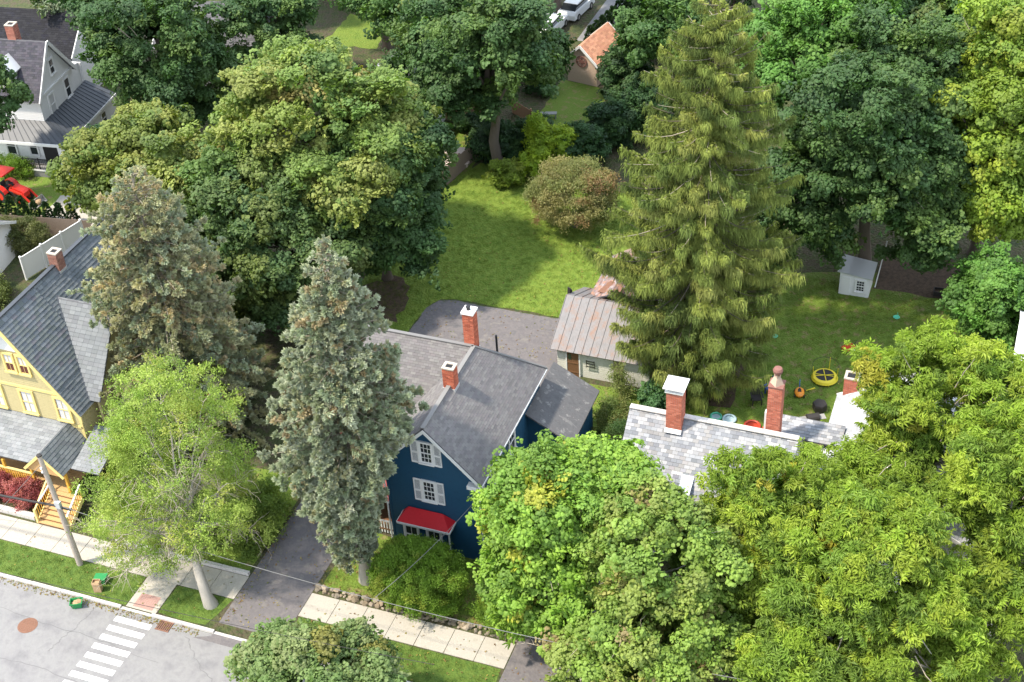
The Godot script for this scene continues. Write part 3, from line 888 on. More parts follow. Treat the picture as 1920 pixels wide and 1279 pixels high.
	plate(ap, [Vector3(hx - 0.75, 8.35, 0.02), Vector3(hx + 0.95, 8.35, 0.02), Vector3(hx + 0.9, 8.7, 0.02), Vector3(hx, 9.8, 0.02), Vector3(hx - 0.9, 8.7, 0.02)], Vector3(0, 0, 0.05))
	put("gable_panel", ap, M.white_trim, h)
	chimney(h, Vector3(hx + 0.05, 9.9, -5.6), 0.6, 0.6, 11.2, "open", [Color(0.24, 0.11, 0.08), Color(0.30, 0.15, 0.11)])
	# porch with a small entry gable
	var p := node("porch", h)
	var lightc := [Color(0.21, 0.22, 0.23), Color(0.235, 0.245, 0.255), Color(0.19, 0.2, 0.21)]
	roof(p, [Vector3(-9.2, 2.8, 2.75), Vector3(-1.0, 2.8, 2.75), Vector3(-1.0, 3.72, 0.02), Vector3(-9.2, 3.72, 0.02)], 0.22, 0.34, lightc, 0.1, 0, 0.025, "porch_roof")
	roof(p, [Vector3(0.25, 2.5, 2.95), Vector3(0.25, 2.5, 0.02), Vector3(-0.98, 3.82, 0.02), Vector3(-0.98, 3.82, 2.95)], 0.22, 0.34, cols, 0.1, 0, 0.025, "entry_roof")
	roof(p, [Vector3(-2.2, 2.6, 0.02), Vector3(-2.2, 2.6, 2.95), Vector3(-1.0, 3.82, 2.95), Vector3(-1.0, 3.82, 0.02)], 0.22, 0.34, lightc, 0.1, 0, 0.025, "entry_roof")
	roof(p, [Vector3(0.3, 2.5, 2.2), Vector3(2.1, 2.5, 2.2), Vector3(2.1, 3.4, -0.6), Vector3(0.3, 3.4, -0.6)], 0.22, 0.34, lightc, 0.1, 0, 0.025, "side_roof")
	var gb := S()
	plate(gb, [Vector3(-2.15, 2.45, 2.9), Vector3(0.2, 2.4, 2.9), Vector3(-0.99, 3.68, 2.9)], Vector3(0, 0, -0.06))
	put("gable_panel", gb, M.deck_wood, p)
	for s in [[-2.25, 2.5], [0.3, 2.4]]:
		var rk := S()
		bar(rk, Vector3(s[0], s[1], 2.97), Vector3(-0.99, 3.74, 2.97), 0.06, 0.16)
		put("rake_board", rk, M.yellow_trim, p)
	var fl := S()
	box(fl, Vector3(-4.5, 1.05, 1.4), Vector3(9.2, 0.14, 2.7))
	put("porch_floor", fl, M.deck_wood, p)
	var sk := S()
	box(sk, Vector3(-4.5, 0.5, 2.68), Vector3(9.2, 0.98, 0.06))
	put("skirt", sk, M.orange_trim, p)
	for q in [-9.0, -6.4, -4.0, -2.15, 0.15]:
		var po := S()
		box(po, Vector3(q, 1.75, 2.62), Vector3(0.14, 1.4, 0.14))
		put("post", po, M.orange_trim, p)
	for i in 44:
		var bl := S()
		box(bl, Vector3(-9.0 + i * 0.155, 1.48, 2.66), Vector3(0.085, 0.72, 0.03))
		put("baluster", bl, M.orange_trim, p)
	var rl := S()
	box(rl, Vector3(-5.6, 1.88, 2.66), Vector3(6.9, 0.07, 0.12))
	put("rail", rl, M.yellow_trim, p)
	# stairs down to the pavement
	var stn := node("stairs", h)
	for i in 7:
		var t := S()
		var y := 1.02 - i * 0.15
		box(t, Vector3(0.0, y, 2.85 + i * 0.25), Vector3(2.0, 0.05, 0.28))
		put("tread", t, M.deck_wood, stn)
		var rs := S()
		box(rs, Vector3(0.0, y - 0.085, 2.97 + i * 0.25), Vector3(1.96, 0.12, 0.02))
		put("riser", rs, M.brown_wood, stn)
	for s in [-1.04, 1.04]:
		var stg := S()
		bar(stg, Vector3(s, 0.95, 2.8), Vector3(s, 0.0, 4.45), 0.05, 0.28)
		put("stringer", stg, M.yellow_trim, stn)
		var hr := S()
		bar(hr, Vector3(s, 1.95, 2.7), Vector3(s, 0.95, 4.4), 0.09, 0.07)
		put("handrail", hr, M.white_trim if s > 0 else M.yellow_trim, stn)
		var np := S()
		box(np, Vector3(s, 0.5, 4.42), Vector3(0.12, 1.05, 0.12))
		put("newel", np, M.yellow_trim, stn)
		for i in 10:
			var bl := S()
			var f := (i + 0.5) / 10.0
			box(bl, Vector3(s, lerpf(1.4, 0.45, f), lerpf(2.75, 4.4, f)), Vector3(0.035, 0.95, 0.035))
			put("baluster", bl, M.orange_trim, stn)

func seam_roof(parent: Node, e0: Vector3, e1: Vector3, t1: Vector3, t0: Vector3, n: int, m: Material, called := "roof") -> void:
	# standing-seam panels between eave e0-e1 and top t0-t1
	var o := node(called, parent)
	var nrm := (e1 - e0).cross(t0 - e0).normalized()
	if nrm.y < 0:
		nrm = -nrm
	for i in n:
		var a := float(i) / n
		var b := float(i + 1) / n
		var st := S()
		var lift := nrm * rng.randf_range(0.0, 0.006)
		plate(st, [e0.lerp(e1, a) + lift, e0.lerp(e1, b) + lift, t0.lerp(t1, b) + lift, t0.lerp(t1, a) + lift], -nrm * 0.05)
		bar(st, e0.lerp(e1, a) + nrm * 0.02, t0.lerp(t1, a) + nrm * 0.02, 0.025, 0.045)
		put("roof_panel", st, m, o)

func build_white_house() -> void:
	var h := thing("white_house", "white house with dormer, dark roof and wrap-around metal porch roof", "house", Vector3(-42.0, 0, -29.6), deg_to_rad(7))
	var W: Material = M.white_paint
	# local: front wall z=0, right wall x=0, ridge at z=-2.6
	wall(h, [Vector3(0, 0, 0), Vector3(0, 0, -5.2), Vector3(0, 5.7, -5.2), Vector3(0, 9.0, -2.6), Vector3(0, 5.7, 0)], Vector3(1, 0, 0), W, 0.14)
	wall(h, [Vector3(-9, 0, 0), Vector3(0, 0, 0), Vector3(0, 5.7, 0), Vector3(-9, 5.7, 0)], Vector3(0, 0, 1), W, 0.14)
	wall(h, [Vector3(-0.2, 0, -5.2), Vector3(-0.2, 0, -6.8), Vector3(-0.2, 5.3, -6.8), Vector3(-0.2, 5.6, -5.2)], Vector3(1, 0, 0), W, 0.14)
	wall(h, [Vector3(0, 0, -6.8), Vector3(-9, 0, -6.8), Vector3(-9, 5.3, -6.8), Vector3(0, 5.3, -6.8)], Vector3(0, 0, -1), W, 0.0)
	var cols := [Color(0.06, 0.058, 0.072), Color(0.072, 0.068, 0.085), Color(0.05, 0.05, 0.06), Color(0.08, 0.075, 0.09)]
	roof(h, [Vector3(-9.2, 5.45, 0.3), Vector3(0.25, 5.45, 0.3), Vector3(0.25, 9.15, -2.6), Vector3(-9.2, 9.15, -2.6)], 0.18, 0.32, cols, 0.1)
	roof(h, [Vector3(0.25, 5.45, -5.5), Vector3(-9.2, 5.45, -5.5), Vector3(-9.2, 9.15, -2.6), Vector3(0.25, 9.15, -2.6)], 0.18, 0.32, cols, 0.1)
	for s in [[0.36, -2.6], [-5.56, -2.6]]:
		var rk := S()
		bar(rk, Vector3(0.28, 5.4, s[0]), Vector3(0.28, 9.1, s[1]), 0.08, 0.26)
		put("rake_board", rk, M.white_trim, h)
	var belt := S()
	box(belt, Vector3(0.05, 5.62, -2.6), Vector3(0.14, 0.16, 5.3))
	put("belt_board", belt, M.white_trim, h)
	window(h, facing_x(Vector3(0.02, 7.0, -2.7)), 0.6, 1.15, M.white_trim, "plain", null, 0.09)
	window(h, facing_x(Vector3(0.02, 4.4, -1.6)), 0.75, 1.6, M.white_trim, "plain", M.blind)
	window(h, facing_x(Vector3(0.02, 4.5, -4.1)), 0.7, 1.5, M.white_trim, "plain")
	# dormer
	var d := node("dormer", h)
	wall(d, [Vector3(-3.7, 5.9, -0.35), Vector3(-1.9, 5.9, -0.35), Vector3(-1.9, 7.6, -0.35), Vector3(-2.8, 8.1, -0.35), Vector3(-3.7, 7.6, -0.35)], Vector3(0, 0, 1), W, 0.14)
	wall(d, [Vector3(-1.9, 6.3, -0.35), Vector3(-1.9, 7.6, -1.4), Vector3(-1.9, 7.6, -0.35)], Vector3(1, 0, 0), W, 0.0)
	for s in [-1, 1]:
		var dr := S()
		plate(dr, [Vector3(-2.8 + s * 1.15, 7.45, 0.0), Vector3(-2.8 + s * 1.15, 7.45, -1.4), Vector3(-2.8, 8.25, -2.0), Vector3(-2.8, 8.25, 0.0)], Vector3(0, 0.07, 0))
		put("dormer_roof", dr, M.metal_vent if s > 0 else M.white_trim, d)
	window(h, facing_z(Vector3(-2.8, 6.9, -0.33)), 0.8, 1.1, M.white_trim, "plain")
	# porch roof in metal
	var f0 := Vector3(-7, 2.75, 1.6)
	var c1 := Vector3(2.4, 2.75, 1.6)
	var wi := Vector3(0.02, 3.75, 0.02)
	seam_roof(h, f0, c1, wi, Vector3(-7, 3.75, 0.02), 16, M.dark_tin, "porch_roof")
	seam_roof(h, c1, Vector3(2.4, 2.75, -6.8), Vector3(0.02, 3.75, -6.8), wi, 18, M.dark_tin, "porch_roof")
	for q in [[Vector3(-7, 2.62, 1.6), Vector3(2.4, 2.62, 1.6)], [Vector3(2.4, 2.62, 1.6), Vector3(2.4, 2.62, -6.8)]]:
		var b := S()
		bar(b, q[0], q[1], 0.12, 0.24)
		put("fascia", b, M.white_trim, h)
	wall(h, [Vector3(2.2, 0.0, 1.35), Vector3(2.2, 0.0, -6.7), Vector3(2.2, 2.6, -6.7), Vector3(2.2, 2.6, 1.35)], Vector3(1, 0, 0), W, 0.14)
	wall(h, [Vector3(-7, 0.0, 0.55), Vector3(-0.3, 0, 0.55), Vector3(-0.3, 2.6, 0.55), Vector3(-7, 2.6, 0.55)], Vector3(0, 0, 1), W, 0.14)
	wall(h, [Vector3(1.35, 0.0, 1.35), Vector3(2.2, 0, 1.35), Vector3(2.2, 2.6, 1.35), Vector3(1.35, 2.6, 1.35)], Vector3(0, 0, 1), W, 0.14)
	var dk := S()
	box(dk, Vector3(0.5, 1.55, 0.7), Vector3(1.6, 2.1, 0.06))
	put("screen_door", dk, M.dark_screen, h)
	window(h, facing_z(Vector3(-3.1, 1.7, 0.57)), 0.75, 1.5, M.white_trim, "plain")
	window(h, facing_z(Vector3(-1.2, 1.75, 0.57)), 0.65, 1.4, M.white_trim, "plain")
	window(h, facing_x(Vector3(2.22, 1.7, -4.6)), 0.7, 1.0, M.white_trim, "plain")
	var fl := S()
	box(fl, Vector3(0.2, 0.55, 1.25), Vector3(3.6, 0.12, 1.5))
	put("deck", fl, M.grey_deck, h)
	var fr := S()
	box(fr, Vector3(0.2, 0.26, 1.98), Vector3(3.6, 0.5, 0.06))
	put("deck_skirt", fr, M.grey_deck, h)
	var edge := S()
	box(edge, Vector3(0.2, 0.58, 2.03), Vector3(3.64, 0.1, 0.04))
	put("deck_edge", edge, M.white_trim, h)
	var rail := node("railing", h)
	for q in [-1.5, -0.2, 1.1]:
		var s := S()
		box(s, Vector3(q, 1.08, 1.9), Vector3(0.07, 1.0, 0.07))
		put("post", s, M.black_metal, rail)
	for y in [1.05, 1.5]:
		var s := S()
		box(s, Vector3(-0.2, y, 1.9), Vector3(2.6, 0.05, 0.05))
		put("rail", s, M.black_metal, rail)
	for i in 18:
		var s := S()
		box(s, Vector3(-1.4 + i * 0.145, 1.05, 1.9), Vector3(0.02, 0.9, 0.02))
		put("baluster", s, M.black_metal, rail)
	var stn := node("stairs", h)
	for i in 3:
		var s := S()
		box(s, Vector3(2.15 + i * 0.32, 0.42 - i * 0.16, 1.25), Vector3(0.34, 0.06, 1.4))
		put("tread", s, M.grey_deck, stn)
	var str_ := S()
	bar(str_, Vector3(2.0, 0.55, 2.0), Vector3(3.1, 0.02, 2.0), 0.06, 0.14)
	put("stringer", str_, M.white_trim, stn)
	chimney(h, Vector3(-2.6, 8.6, -2.9), 0.7, 0.7, 10.2, "open", [Color(0.36, 0.13, 0.09), Color(0.42, 0.17, 0.12)])
	# dark roofed house behind it
	var b := thing("dark_roofed_house", "house with black roof showing behind the white house's chimney", "house", Vector3(-45.6, 0, -38.6), deg_to_rad(7))
	wall(b, [Vector3(0, 0, 0), Vector3(0, 0, -6), Vector3(0, 4.4, -6), Vector3(0, 6.7, -3), Vector3(0, 4.4, 0)], Vector3(1, 0, 0), W, 0.0)
	wall(b, [Vector3(-8, 0, 0), Vector3(0, 0, 0), Vector3(0, 4.4, 0), Vector3(-8, 4.4, 0)], Vector3(0, 0, 1), W, 0.0)
	var bc := [Color(0.014, 0.014, 0.018), Color(0.02, 0.02, 0.025)]
	roof(b, [Vector3(-8.2, 4.3, 0.3), Vector3(0.3, 4.3, 0.3), Vector3(0.3, 6.9, -3), Vector3(-8.2, 6.9, -3)], 0.2, 0.34, bc)
	roof(b, [Vector3(0.3, 4.3, -6.3), Vector3(-8.2, 4.3, -6.3), Vector3(-8.2, 6.9, -3), Vector3(0.3, 6.9, -3)], 0.2, 0.34, bc)
	var rk2 := S()
	bar(rk2, Vector3(0.33, 4.3, 0.3), Vector3(0.33, 6.9, -3), 0.08, 0.2)
	put("rake_board", rk2, M.white_trim, b)

func build_garage() -> void:
	var g := thing("garage", "cream garage with rusty standing seam metal roof beside the tall spruce", "garage", Vector3(3.75, 0, -16.3))
	var C: Material = M.cream_paint
	wall(g, [Vector3(0, -0.2, 0), Vector3(5.8, -0.2, 0), Vector3(5.8, 2.1, 0), Vector3(0, 2.1, 0)], Vector3(0, 0, 1), C, 0.15)
	wall(g, [Vector3(5.8, -0.2, 0), Vector3(5.8, -0.2, -6), Vector3(5.8, 2.1, -6), Vector3(5.8, 3.55, -3), Vector3(5.8, 2.1, 0)], Vector3(1, 0, 0), C, 0.15)
	wall(g, [Vector3(0, -0.2, -6), Vector3(0, -0.2, 0), Vector3(0, 2.1, 0), Vector3(0, 3.55, -3), Vector3(0, 2.1, -6)], Vector3(-1, 0, 0), C, 0.15)
	wall(g, [Vector3(5.8, -0.2, -6), Vector3(0, -0.2, -6), Vector3(0, 2.1, -6), Vector3(5.8, 2.1, -6)], Vector3(0, 0, -1), C, 0.0)
	seam_roof(g, Vector3(-0.35, 2.0, 0.35), Vector3(6.15, 2.0, 0.35), Vector3(6.15, 3.72, -3.0), Vector3(-0.35, 3.72, -3.0), 13, M.rusty_tin)
	seam_roof(g, Vector3(6.15, 2.0, -6.35), Vector3(-0.35, 2.0, -6.35), Vector3(-0.35, 3.72, -3.0), Vector3(6.15, 3.72, -3.0), 13, M.rusty_tin)
	var dr := node("door", g)
	for i in 5:
		var s := S()
		box(s, Vector3(0.72 + i * 0.15, 0.9, 0.05), Vector3(0.145, 2.05, 0.06))
		put("plank", s, M.brown_wood, dr)
	for y in [0.3, 1.0, 1.75]:
		var s := S()
		box(s, Vector3(1.02, y, 0.09), Vector3(0.72, 0.09, 0.03))
		put("ledge", s, M.brown_wood, dr)
	var pn := S()
	box(pn, Vector3(0.82, 1.45, 0.085), Vector3(0.2, 0.42, 0.02))
	put("pane", pn, M.glass, dr)
	for s in [-1, 1]:
		var j := S()
		box(j, Vector3(1.02 + s * 0.42, 0.9, 0.06), Vector3(0.08, 2.1, 0.1))
		put("jamb", j, M.white_trim, g)
	var d2 := node("door", g)
	for i in 4:
		var s := S()
		box(s, Vector3(3.65 + i * 0.15, 0.9, 0.05), Vector3(0.145, 2.0, 0.05))
		put("plank", s, M.fence_wood, d2)
	var rear := node("rear_wing", g)
	var cols := [Color(0.22, 0.15, 0.14), Color(0.27, 0.18, 0.16), Color(0.19, 0.15, 0.15), Color(0.30, 0.17, 0.12), Color(0.26, 0.22, 0.22)]
	roof(rear, [Vector3(0.7, 2.9, -8.9), Vector3(0.7, 2.9, -4.0), Vector3(2.3, 3.95, -3.4), Vector3(2.3, 3.95, -8.9)], 0.17, 0.26, cols, 0.25)
	roof(rear, [Vector3(3.9, 2.9, -4.0), Vector3(3.9, 2.9, -8.9), Vector3(2.3, 3.95, -8.9), Vector3(2.3, 3.95, -3.4)], 0.17, 0.26, cols, 0.25)
	wall(rear, [Vector3(0.9, 0, -8.7), Vector3(0.9, 0, -6), Vector3(0.9, 2.9, -6), Vector3(0.9, 2.9, -8.7)], Vector3(-1, 0, 0), M.fence_wood, 0.15)
	wall(rear, [Vector3(3.7, 0, -8.7), Vector3(0.9, 0, -8.7), Vector3(0.9, 2.9, -8.7), Vector3(2.3, 3.85, -8.7), Vector3(3.7, 2.9, -8.7)], Vector3(0, 0, -1), M.fence_wood, 0.15)
	var rp := S()
	plate(rp, [Vector3(1.3, 3.5, -4.1), Vector3(2.8, 3.85, -3.5), Vector3(2.8, 3.85, -4.6), Vector3(1.9, 3.9, -4.9)], Vector3(0, 0.03, 0))
	put("rust_patch", rp, M.rust, rear)
	# rack hung on the front wall and a dark board leaning on the corner
	var rk := thing("wall_rack", "small black metal rack hung on the cream garage wall", "rack", Vector3(5.9, 0.85, -16.2))
	for s in [-0.28, 0.28]:
		var q := S()
		bar(q, Vector3(s, 0, 0.03), Vector3(s * 0.8, 0.62, 0.03), 0.03, 0.03)
		put("upright", q, M.black_metal, rk)
	for y in [0.15, 0.36, 0.55]:
		var q := S()
		box(q, Vector3(0, y, 0.05), Vector3(0.56, 0.03, 0.05))
		put("crossbar", q, M.black_metal, rk)
	var lb := thing("leaning_board", "dark board standing against the left end of the garage roof", "board", Vector3(3.2, 0, -19.4))
	for i in 3:
		var q := S()
		bar(q, Vector3(-0.05 - i * 0.02, 0, -0.5 - i * 0.21), Vector3(0.2 - i * 0.02, 3.9 - i * 0.2, -0.4 - i * 0.21), 0.05, 0.2)
		put("plank", q, M.charcoal, lb)

func build_grey_house() -> void:
	var h := thing("grey_roofed_house", "house with pale grey mottled shingle roof and two brick chimneys", "house", Vector3(11.3, 0, -3.0))
	# local: left wall x=0.2, ridge z=-3.5 at 7.0
	var W: Material = M.white_paint
	var cols := [Color(0.23, 0.24, 0.265), Color(0.275, 0.285, 0.31), Color(0.32, 0.325, 0.345), Color(0.20, 0.21, 0.235), Color(0.26, 0.255, 0.26), Color(0.36, 0.36, 0.375)]
	wall(h, [Vector3(0.2, 0, -6.8), Vector3(0.2, 0, -0.2), Vector3(0.2, 4.1, -0.2), Vector3(0.2, 6.8, -3.5), Vector3(0.2, 4.1, -6.8)], Vector3(-1, 0, 0), W, 0.13)
	wall(h, [Vector3(0.2, 0, -0.2), Vector3(8.6, 0, -0.2), Vector3(8.6, 4.1, -0.2), Vector3(0.2, 4.1, -0.2)], Vector3(0, 0, 1), W, 0.13)
	wall(h, [Vector3(8.6, 0, -0.2), Vector3(8.6, 0, -6.8), Vector3(8.6, 4.1, -6.8), Vector3(8.6, 6.8, -3.5), Vector3(8.6, 4.1, -0.2)], Vector3(1, 0, 0), W, 0.13)
	wall(h, [Vector3(8.6, 0, -6.8), Vector3(0.2, 0, -6.8), Vector3(0.2, 4.1, -6.8), Vector3(8.6, 4.1, -6.8)], Vector3(0, 0, -1), W, 0.13)
	roof(h, [Vector3(0, 3.9, 0.2), Vector3(8.8, 3.9, 0.2), Vector3(8.8, 7.0, -3.5), Vector3(0, 7.0, -3.5)], 0.2, 0.3, cols, 0.15, 300, 0.022)
	roof(h, [Vector3(8.8, 3.9, -7.2), Vector3(0, 3.9, -7.2), Vector3(0, 7.0, -3.5), Vector3(8.8, 7.0, -3.5)], 0.2, 0.3, cols, 0.15, 0, 0.022)
	var rc := S()
	bar(rc, Vector3(0, 7.03, -3.5), Vector3(8.8, 7.03, -3.5), 0.34, 0.06)
	put("ridge_cap", rc, M.granite, h)
	var tones := [Color(0.50, 0.16, 0.10), Color(0.56, 0.20, 0.13), Color(0.45, 0.14, 0.09)]
	chimney(h, Vector3(2.5, 6.2, -3.2), 0.8, 0.8, 9.0, "hood", tones)
	var ct := node("cricket", h)
	var ck := S()
	box(ck, Vector3(2.5, 6.55, -2.72), Vector3(0.86, 0.06, 0.24), Basis(Vector3.RIGHT, 0.69))
	put("flashing_apron", ck, M.white_trim, ct)
	chimney(h, Vector3(7.15, 3.5, -5.6), 0.72, 0.72, 8.5, "cowl", tones)
	var cb := S()
	box(cb, Vector3(6.72, 5.2, -5.5), Vector3(0.1, 3.0, 0.3))
	put("corner_board", cb, M.white_trim, h)
	# raised panel low on the front slope
	var sk := S()
	var b := Basis(Vector3.RIGHT, deg_to_rad(20))
	box(sk, Vector3(3.75, 4.75, -0.55), Vector3(0.62, 0.3, 1.5), b)
	put("roof_hatch", sk, M.metal_vent, h)
	# rear lower roof with white edge and red arched frame
	roof(h, [Vector3(6.5, 4.6, -6.2), Vector3(10.6, 4.6, -6.2), Vector3(10.6, 4.9, -7.6), Vector3(6.5, 4.9, -7.6)], 0.2, 0.3, cols, 0.15, 0, 0.022)

func simple_house(n: String, label: String, at: Vector3, turn: float, sx: float, sz: float, he: float, hr: float, wm: Material, cols: Array, ridge_x := true) -> Node3D:
	var h := thing(n, label, "house", at, turn)
	var a := sx / 2
	var b := sz / 2
	var o := 0.3
	if ridge_x:
		for s in [-1, 1]:
			wall(h, [Vector3(s * a, 0, b), Vector3(s * a, 0, -b), Vector3(s * a, he, -b), Vector3(s * a, hr - 0.15, 0), Vector3(s * a, he, b)], Vector3(s, 0, 0), wm, 0.15)
			wall(h, [Vector3(-a, 0, s * b), Vector3(a, 0, s * b), Vector3(a, he, s * b), Vector3(-a, he, s * b)], Vector3(0, 0, s), wm, 0.15)
			var k := (hr - he) / b
			roof(h, [Vector3(-a - o, he - k * o + 0.05, s * (b + o)), Vector3(a + o, he - k * o + 0.05, s * (b + o)), Vector3(a + o, hr, 0), Vector3(-a - o, hr, 0)], 0.18, 0.3, cols, 0.15)
			for e in [-1, 1]:
				var rk := S()
				bar(rk, Vector3(e * (a + o + 0.03), he - k * o, s * (b + o)), Vector3(e * (a + o + 0.03), hr - 0.06, 0), 0.06, 0.2)
				put("rake_board", rk, M.white_trim, h)
	else:
		for s in [-1, 1]:
			wall(h, [Vector3(-a, 0, s * b), Vector3(a, 0, s * b), Vector3(a, he, s * b), Vector3(0, hr - 0.15, s * b), Vector3(-a, he, s * b)], Vector3(0, 0, s), wm, 0.15)
			wall(h, [Vector3(s * a, 0, b), Vector3(s * a, 0, -b), Vector3(s * a, he, -b), Vector3(s * a, he, b)], Vector3(s, 0, 0), wm, 0.15)
			var k := (hr - he) / a
			roof(h, [Vector3(s * (a + o), he - k * o + 0.05, -b - o), Vector3(s * (a + o), he - k * o + 0.05, b + o), Vector3(0, hr, b + o), Vector3(0, hr, -b - o)], 0.18, 0.3, cols, 0.15)
			for e in [-1, 1]:
				var rk := S()
				bar(rk, Vector3(s * (a + o), he - k * o, e * (b + o + 0.03)), Vector3(0, hr - 0.06, e * (b + o + 0.03)), 0.06, 0.2)
				put("rake_board", rk, M.white_trim, h)
	return h

func build_other_buildings() -> void:
	# peach shed with a round ornament
	var p := simple_house("garden_shed", "peach shed with terracotta roof and round ornament on its gable", Vector3(-6.15, 0, -54.7), deg_to_rad(-11), 2.7, 4.2, 2.2, 3.5, M.peach_paint, [Color(0.50, 0.24, 0.14), Color(0.56, 0.28, 0.17), Color(0.46, 0.21, 0.13)], false)
	p.set_meta("category", "shed")
	var o := node("ornament", p, facing_z(Vector3(0, 2.0, 2.13)))
	var ring := S()
	for i in 20:
		var a := TAU * i / 20
		var b := TAU * (i + 1) / 20
		bar(ring, Vector3(cos(a), sin(a), 0.05) * Vector3(0.46, 0.46, 1), Vector3(cos(b), sin(b), 0.05) * Vector3(0.46, 0.46, 1), 0.06, 0.08)
	put("ring", ring, M.terracotta, o)
	for i in 8:
		var s := S()
		var a := TAU * i / 8
		bar(s, Vector3(cos(a) * 0.12, sin(a) * 0.12, 0.05), Vector3(cos(a) * 0.42, sin(a) * 0.42, 0.05), 0.05, 0.07)
		put("spoke", s, M.terracotta, o)
	var hb := S()
	lathe(hb, Vector3.ZERO, [Vector2(0.15, 0.02), Vector2(0.15, 0.07), Vector2(0, 0.08)], 12)
	var hub := put("hub", hb, M.terracotta, o)
	hub.rotation.x = PI / 2
	# barn with pale roof behind the big maple
	var barn := simple_house("pale_roofed_house", "house with pale grey roof edge showing right of the big maple", Vector3(-18.2, 0, -41.0), deg_to_rad(0), 6.0, 8.0, 3.4, 5.6, M.white_paint, [Color(0.42, 0.44, 0.47), Color(0.48, 0.50, 0.53)], false)
	window(barn, facing_x(Vector3(3.02, 1.9, 1.0)), 0.7, 1.3, M.white_trim, "plain")
	window(barn, facing_z(Vector3(0, 3.9, 4.02)), 0.7, 1.0, M.white_trim, "plain")
	# white outbuilding on the left edge
	var wo := simple_house("white_outbuilding", "white outbuilding with dark roof behind the yellow house", Vector3(-39.5, 0, -15.5), deg_to_rad(8), 5.0, 4.6, 2.6, 4.0, M.white_paint, [Color(0.08, 0.085, 0.10), Color(0.10, 0.105, 0.12)], true)
	window(wo, facing_z(Vector3(0.2, 1.6, 2.32)), 0.7, 1.0, M.white_trim, "plain")
	# house glimpsed through the dark maples
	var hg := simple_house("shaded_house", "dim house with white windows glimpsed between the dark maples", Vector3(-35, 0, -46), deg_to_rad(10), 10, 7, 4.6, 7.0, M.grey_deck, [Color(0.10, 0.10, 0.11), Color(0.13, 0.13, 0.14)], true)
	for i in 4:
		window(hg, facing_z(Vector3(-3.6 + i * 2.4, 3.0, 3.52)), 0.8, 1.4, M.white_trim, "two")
	chimney(hg, Vector3(2.6, 6.3, 0.5), 0.7, 0.7, 8.6, "open", [Color(0.40, 0.16, 0.10), Color(0.46, 0.2, 0.13)])
	var f2 := simple_house("far_white_house", "pale far house behind trunks at the top edge", Vector3(-31, 0, -66), deg_to_rad(0), 9, 7, 5.0, 7.5, M.white_paint, [Color(0.2, 0.2, 0.22), Color(0.24, 0.24, 0.25)], true)
	window(f2, facing_z(Vector3(-1.2, 3.2, 3.52)), 0.8, 1.4, M.white_trim, "two")
	window(f2, facing_z(Vector3(1.6, 3.2, 3.52)), 0.8, 1.4, M.white_trim, "two")
	# house under the hickories on the right
	var rh := simple_house("hickory_house", "white house with grey roof mostly hidden by the hickory trees", Vector3(25.2, 0, -9.0), deg_to_rad(0), 8.0, 9.5, 4.2, 6.6, M.white_paint, [Color(0.42, 0.43, 0.46), Color(0.5, 0.51, 0.54), Color(0.36, 0.37, 0.40)], false)
	chimney(rh, Vector3(-3.6, 3.5, -5.2), 0.8, 0.7, 5.4, "open", [Color(0.50, 0.16, 0.10), Color(0.45, 0.14, 0.09)])
	var an := S()
	plate(an, [Vector3(-2.9, 4.1, -8.2), Vector3(0.6, 4.1, -8.2), Vector3(0.6, 4.9, -4.2), Vector3(-2.9, 4.9, -4.2)], Vector3(0, -0.12, 0))
	put("flat_roof", an, M.lean_roof, rh)
	wall(rh, [Vector3(-2.7, 0, -8.0), Vector3(-2.7, 0, -4.75), Vector3(-2.7, 4.1, -4.75), Vector3(-2.7, 4.0, -8.0)], Vector3(-1, 0, 0), M.white_paint, 0.15)
	wall(rh, [Vector3(0.4, 0, -8.0), Vector3(-2.7, 0, -8.0), Vector3(-2.7, 4.0, -8.0), Vector3(0.4, 4.0, -8.0)], Vector3(0, 0, -1), M.white_paint, 0.15)
	simple_house("pale_shingle_house", "corner of a pale shingled roof at the right edge", Vector3(33.5, 0, -22.0), deg_to_rad(0), 7.0, 6.0, 3.8, 5.6, M.white_paint, [Color(0.5, 0.5, 0.52), Color(0.58, 0.58, 0.6), Color(0.45, 0.45, 0.48)], true)
	# white playhouse
	var ph := thing("playhouse", "small white playhouse with a window at the edge of the lawn", "playhouse", Vector3(19.5, 0, -30.1))
	ph.scale = Vector3(0.86, 0.86, 0.86)
	var W: Material = M.white_paint
	wall(ph, [Vector3(-1.1, 0, 1), Vector3(1.1, 0, 1), Vector3(1.1, 1.75, 1), Vector3(-1.1, 2.0, 1)], Vector3(0, 0, 1), W, 0.16)
	wall(ph, [Vector3(1.1, 0, 1), Vector3(1.1, 0, -1), Vector3(1.1, 1.75, -1), Vector3(1.1, 1.75, 1)], Vector3(1, 0, 0), W, 0.16)
	wall(ph, [Vector3(-1.1, 0, -1), Vector3(-1.1, 0, 1), Vector3(-1.1, 2.0, 1), Vector3(-1.1, 2.0, -1)], Vector3(-1, 0, 0), W, 0.16)
	wall(ph, [Vector3(1.1, 0, -1), Vector3(-1.1, 0, -1), Vector3(-1.1, 2.0, -1), Vector3(1.1, 1.75, -1)], Vector3(0, 0, -1), W, 0.16)
	var pr := S()
	plate(pr, [Vector3(-1.3, 2.06, 1.2), Vector3(1.3, 1.76, 1.2), Vector3(1.3, 1.76, -1.2), Vector3(-1.3, 2.06, -1.2)], Vector3(0, 0.06, 0))
	put("roof", pr, M.metal_vent, ph)
	window(ph, facing_z(Vector3(0.45, 0.98, 1.02)), 0.6, 0.95, M.white_trim, "bars")
	var dr := S()
	box(dr, Vector3(-0.62, 0.82, 1.03), Vector3(0.62, 1.6, 0.05))
	put("door", dr, M.white_trim, ph)
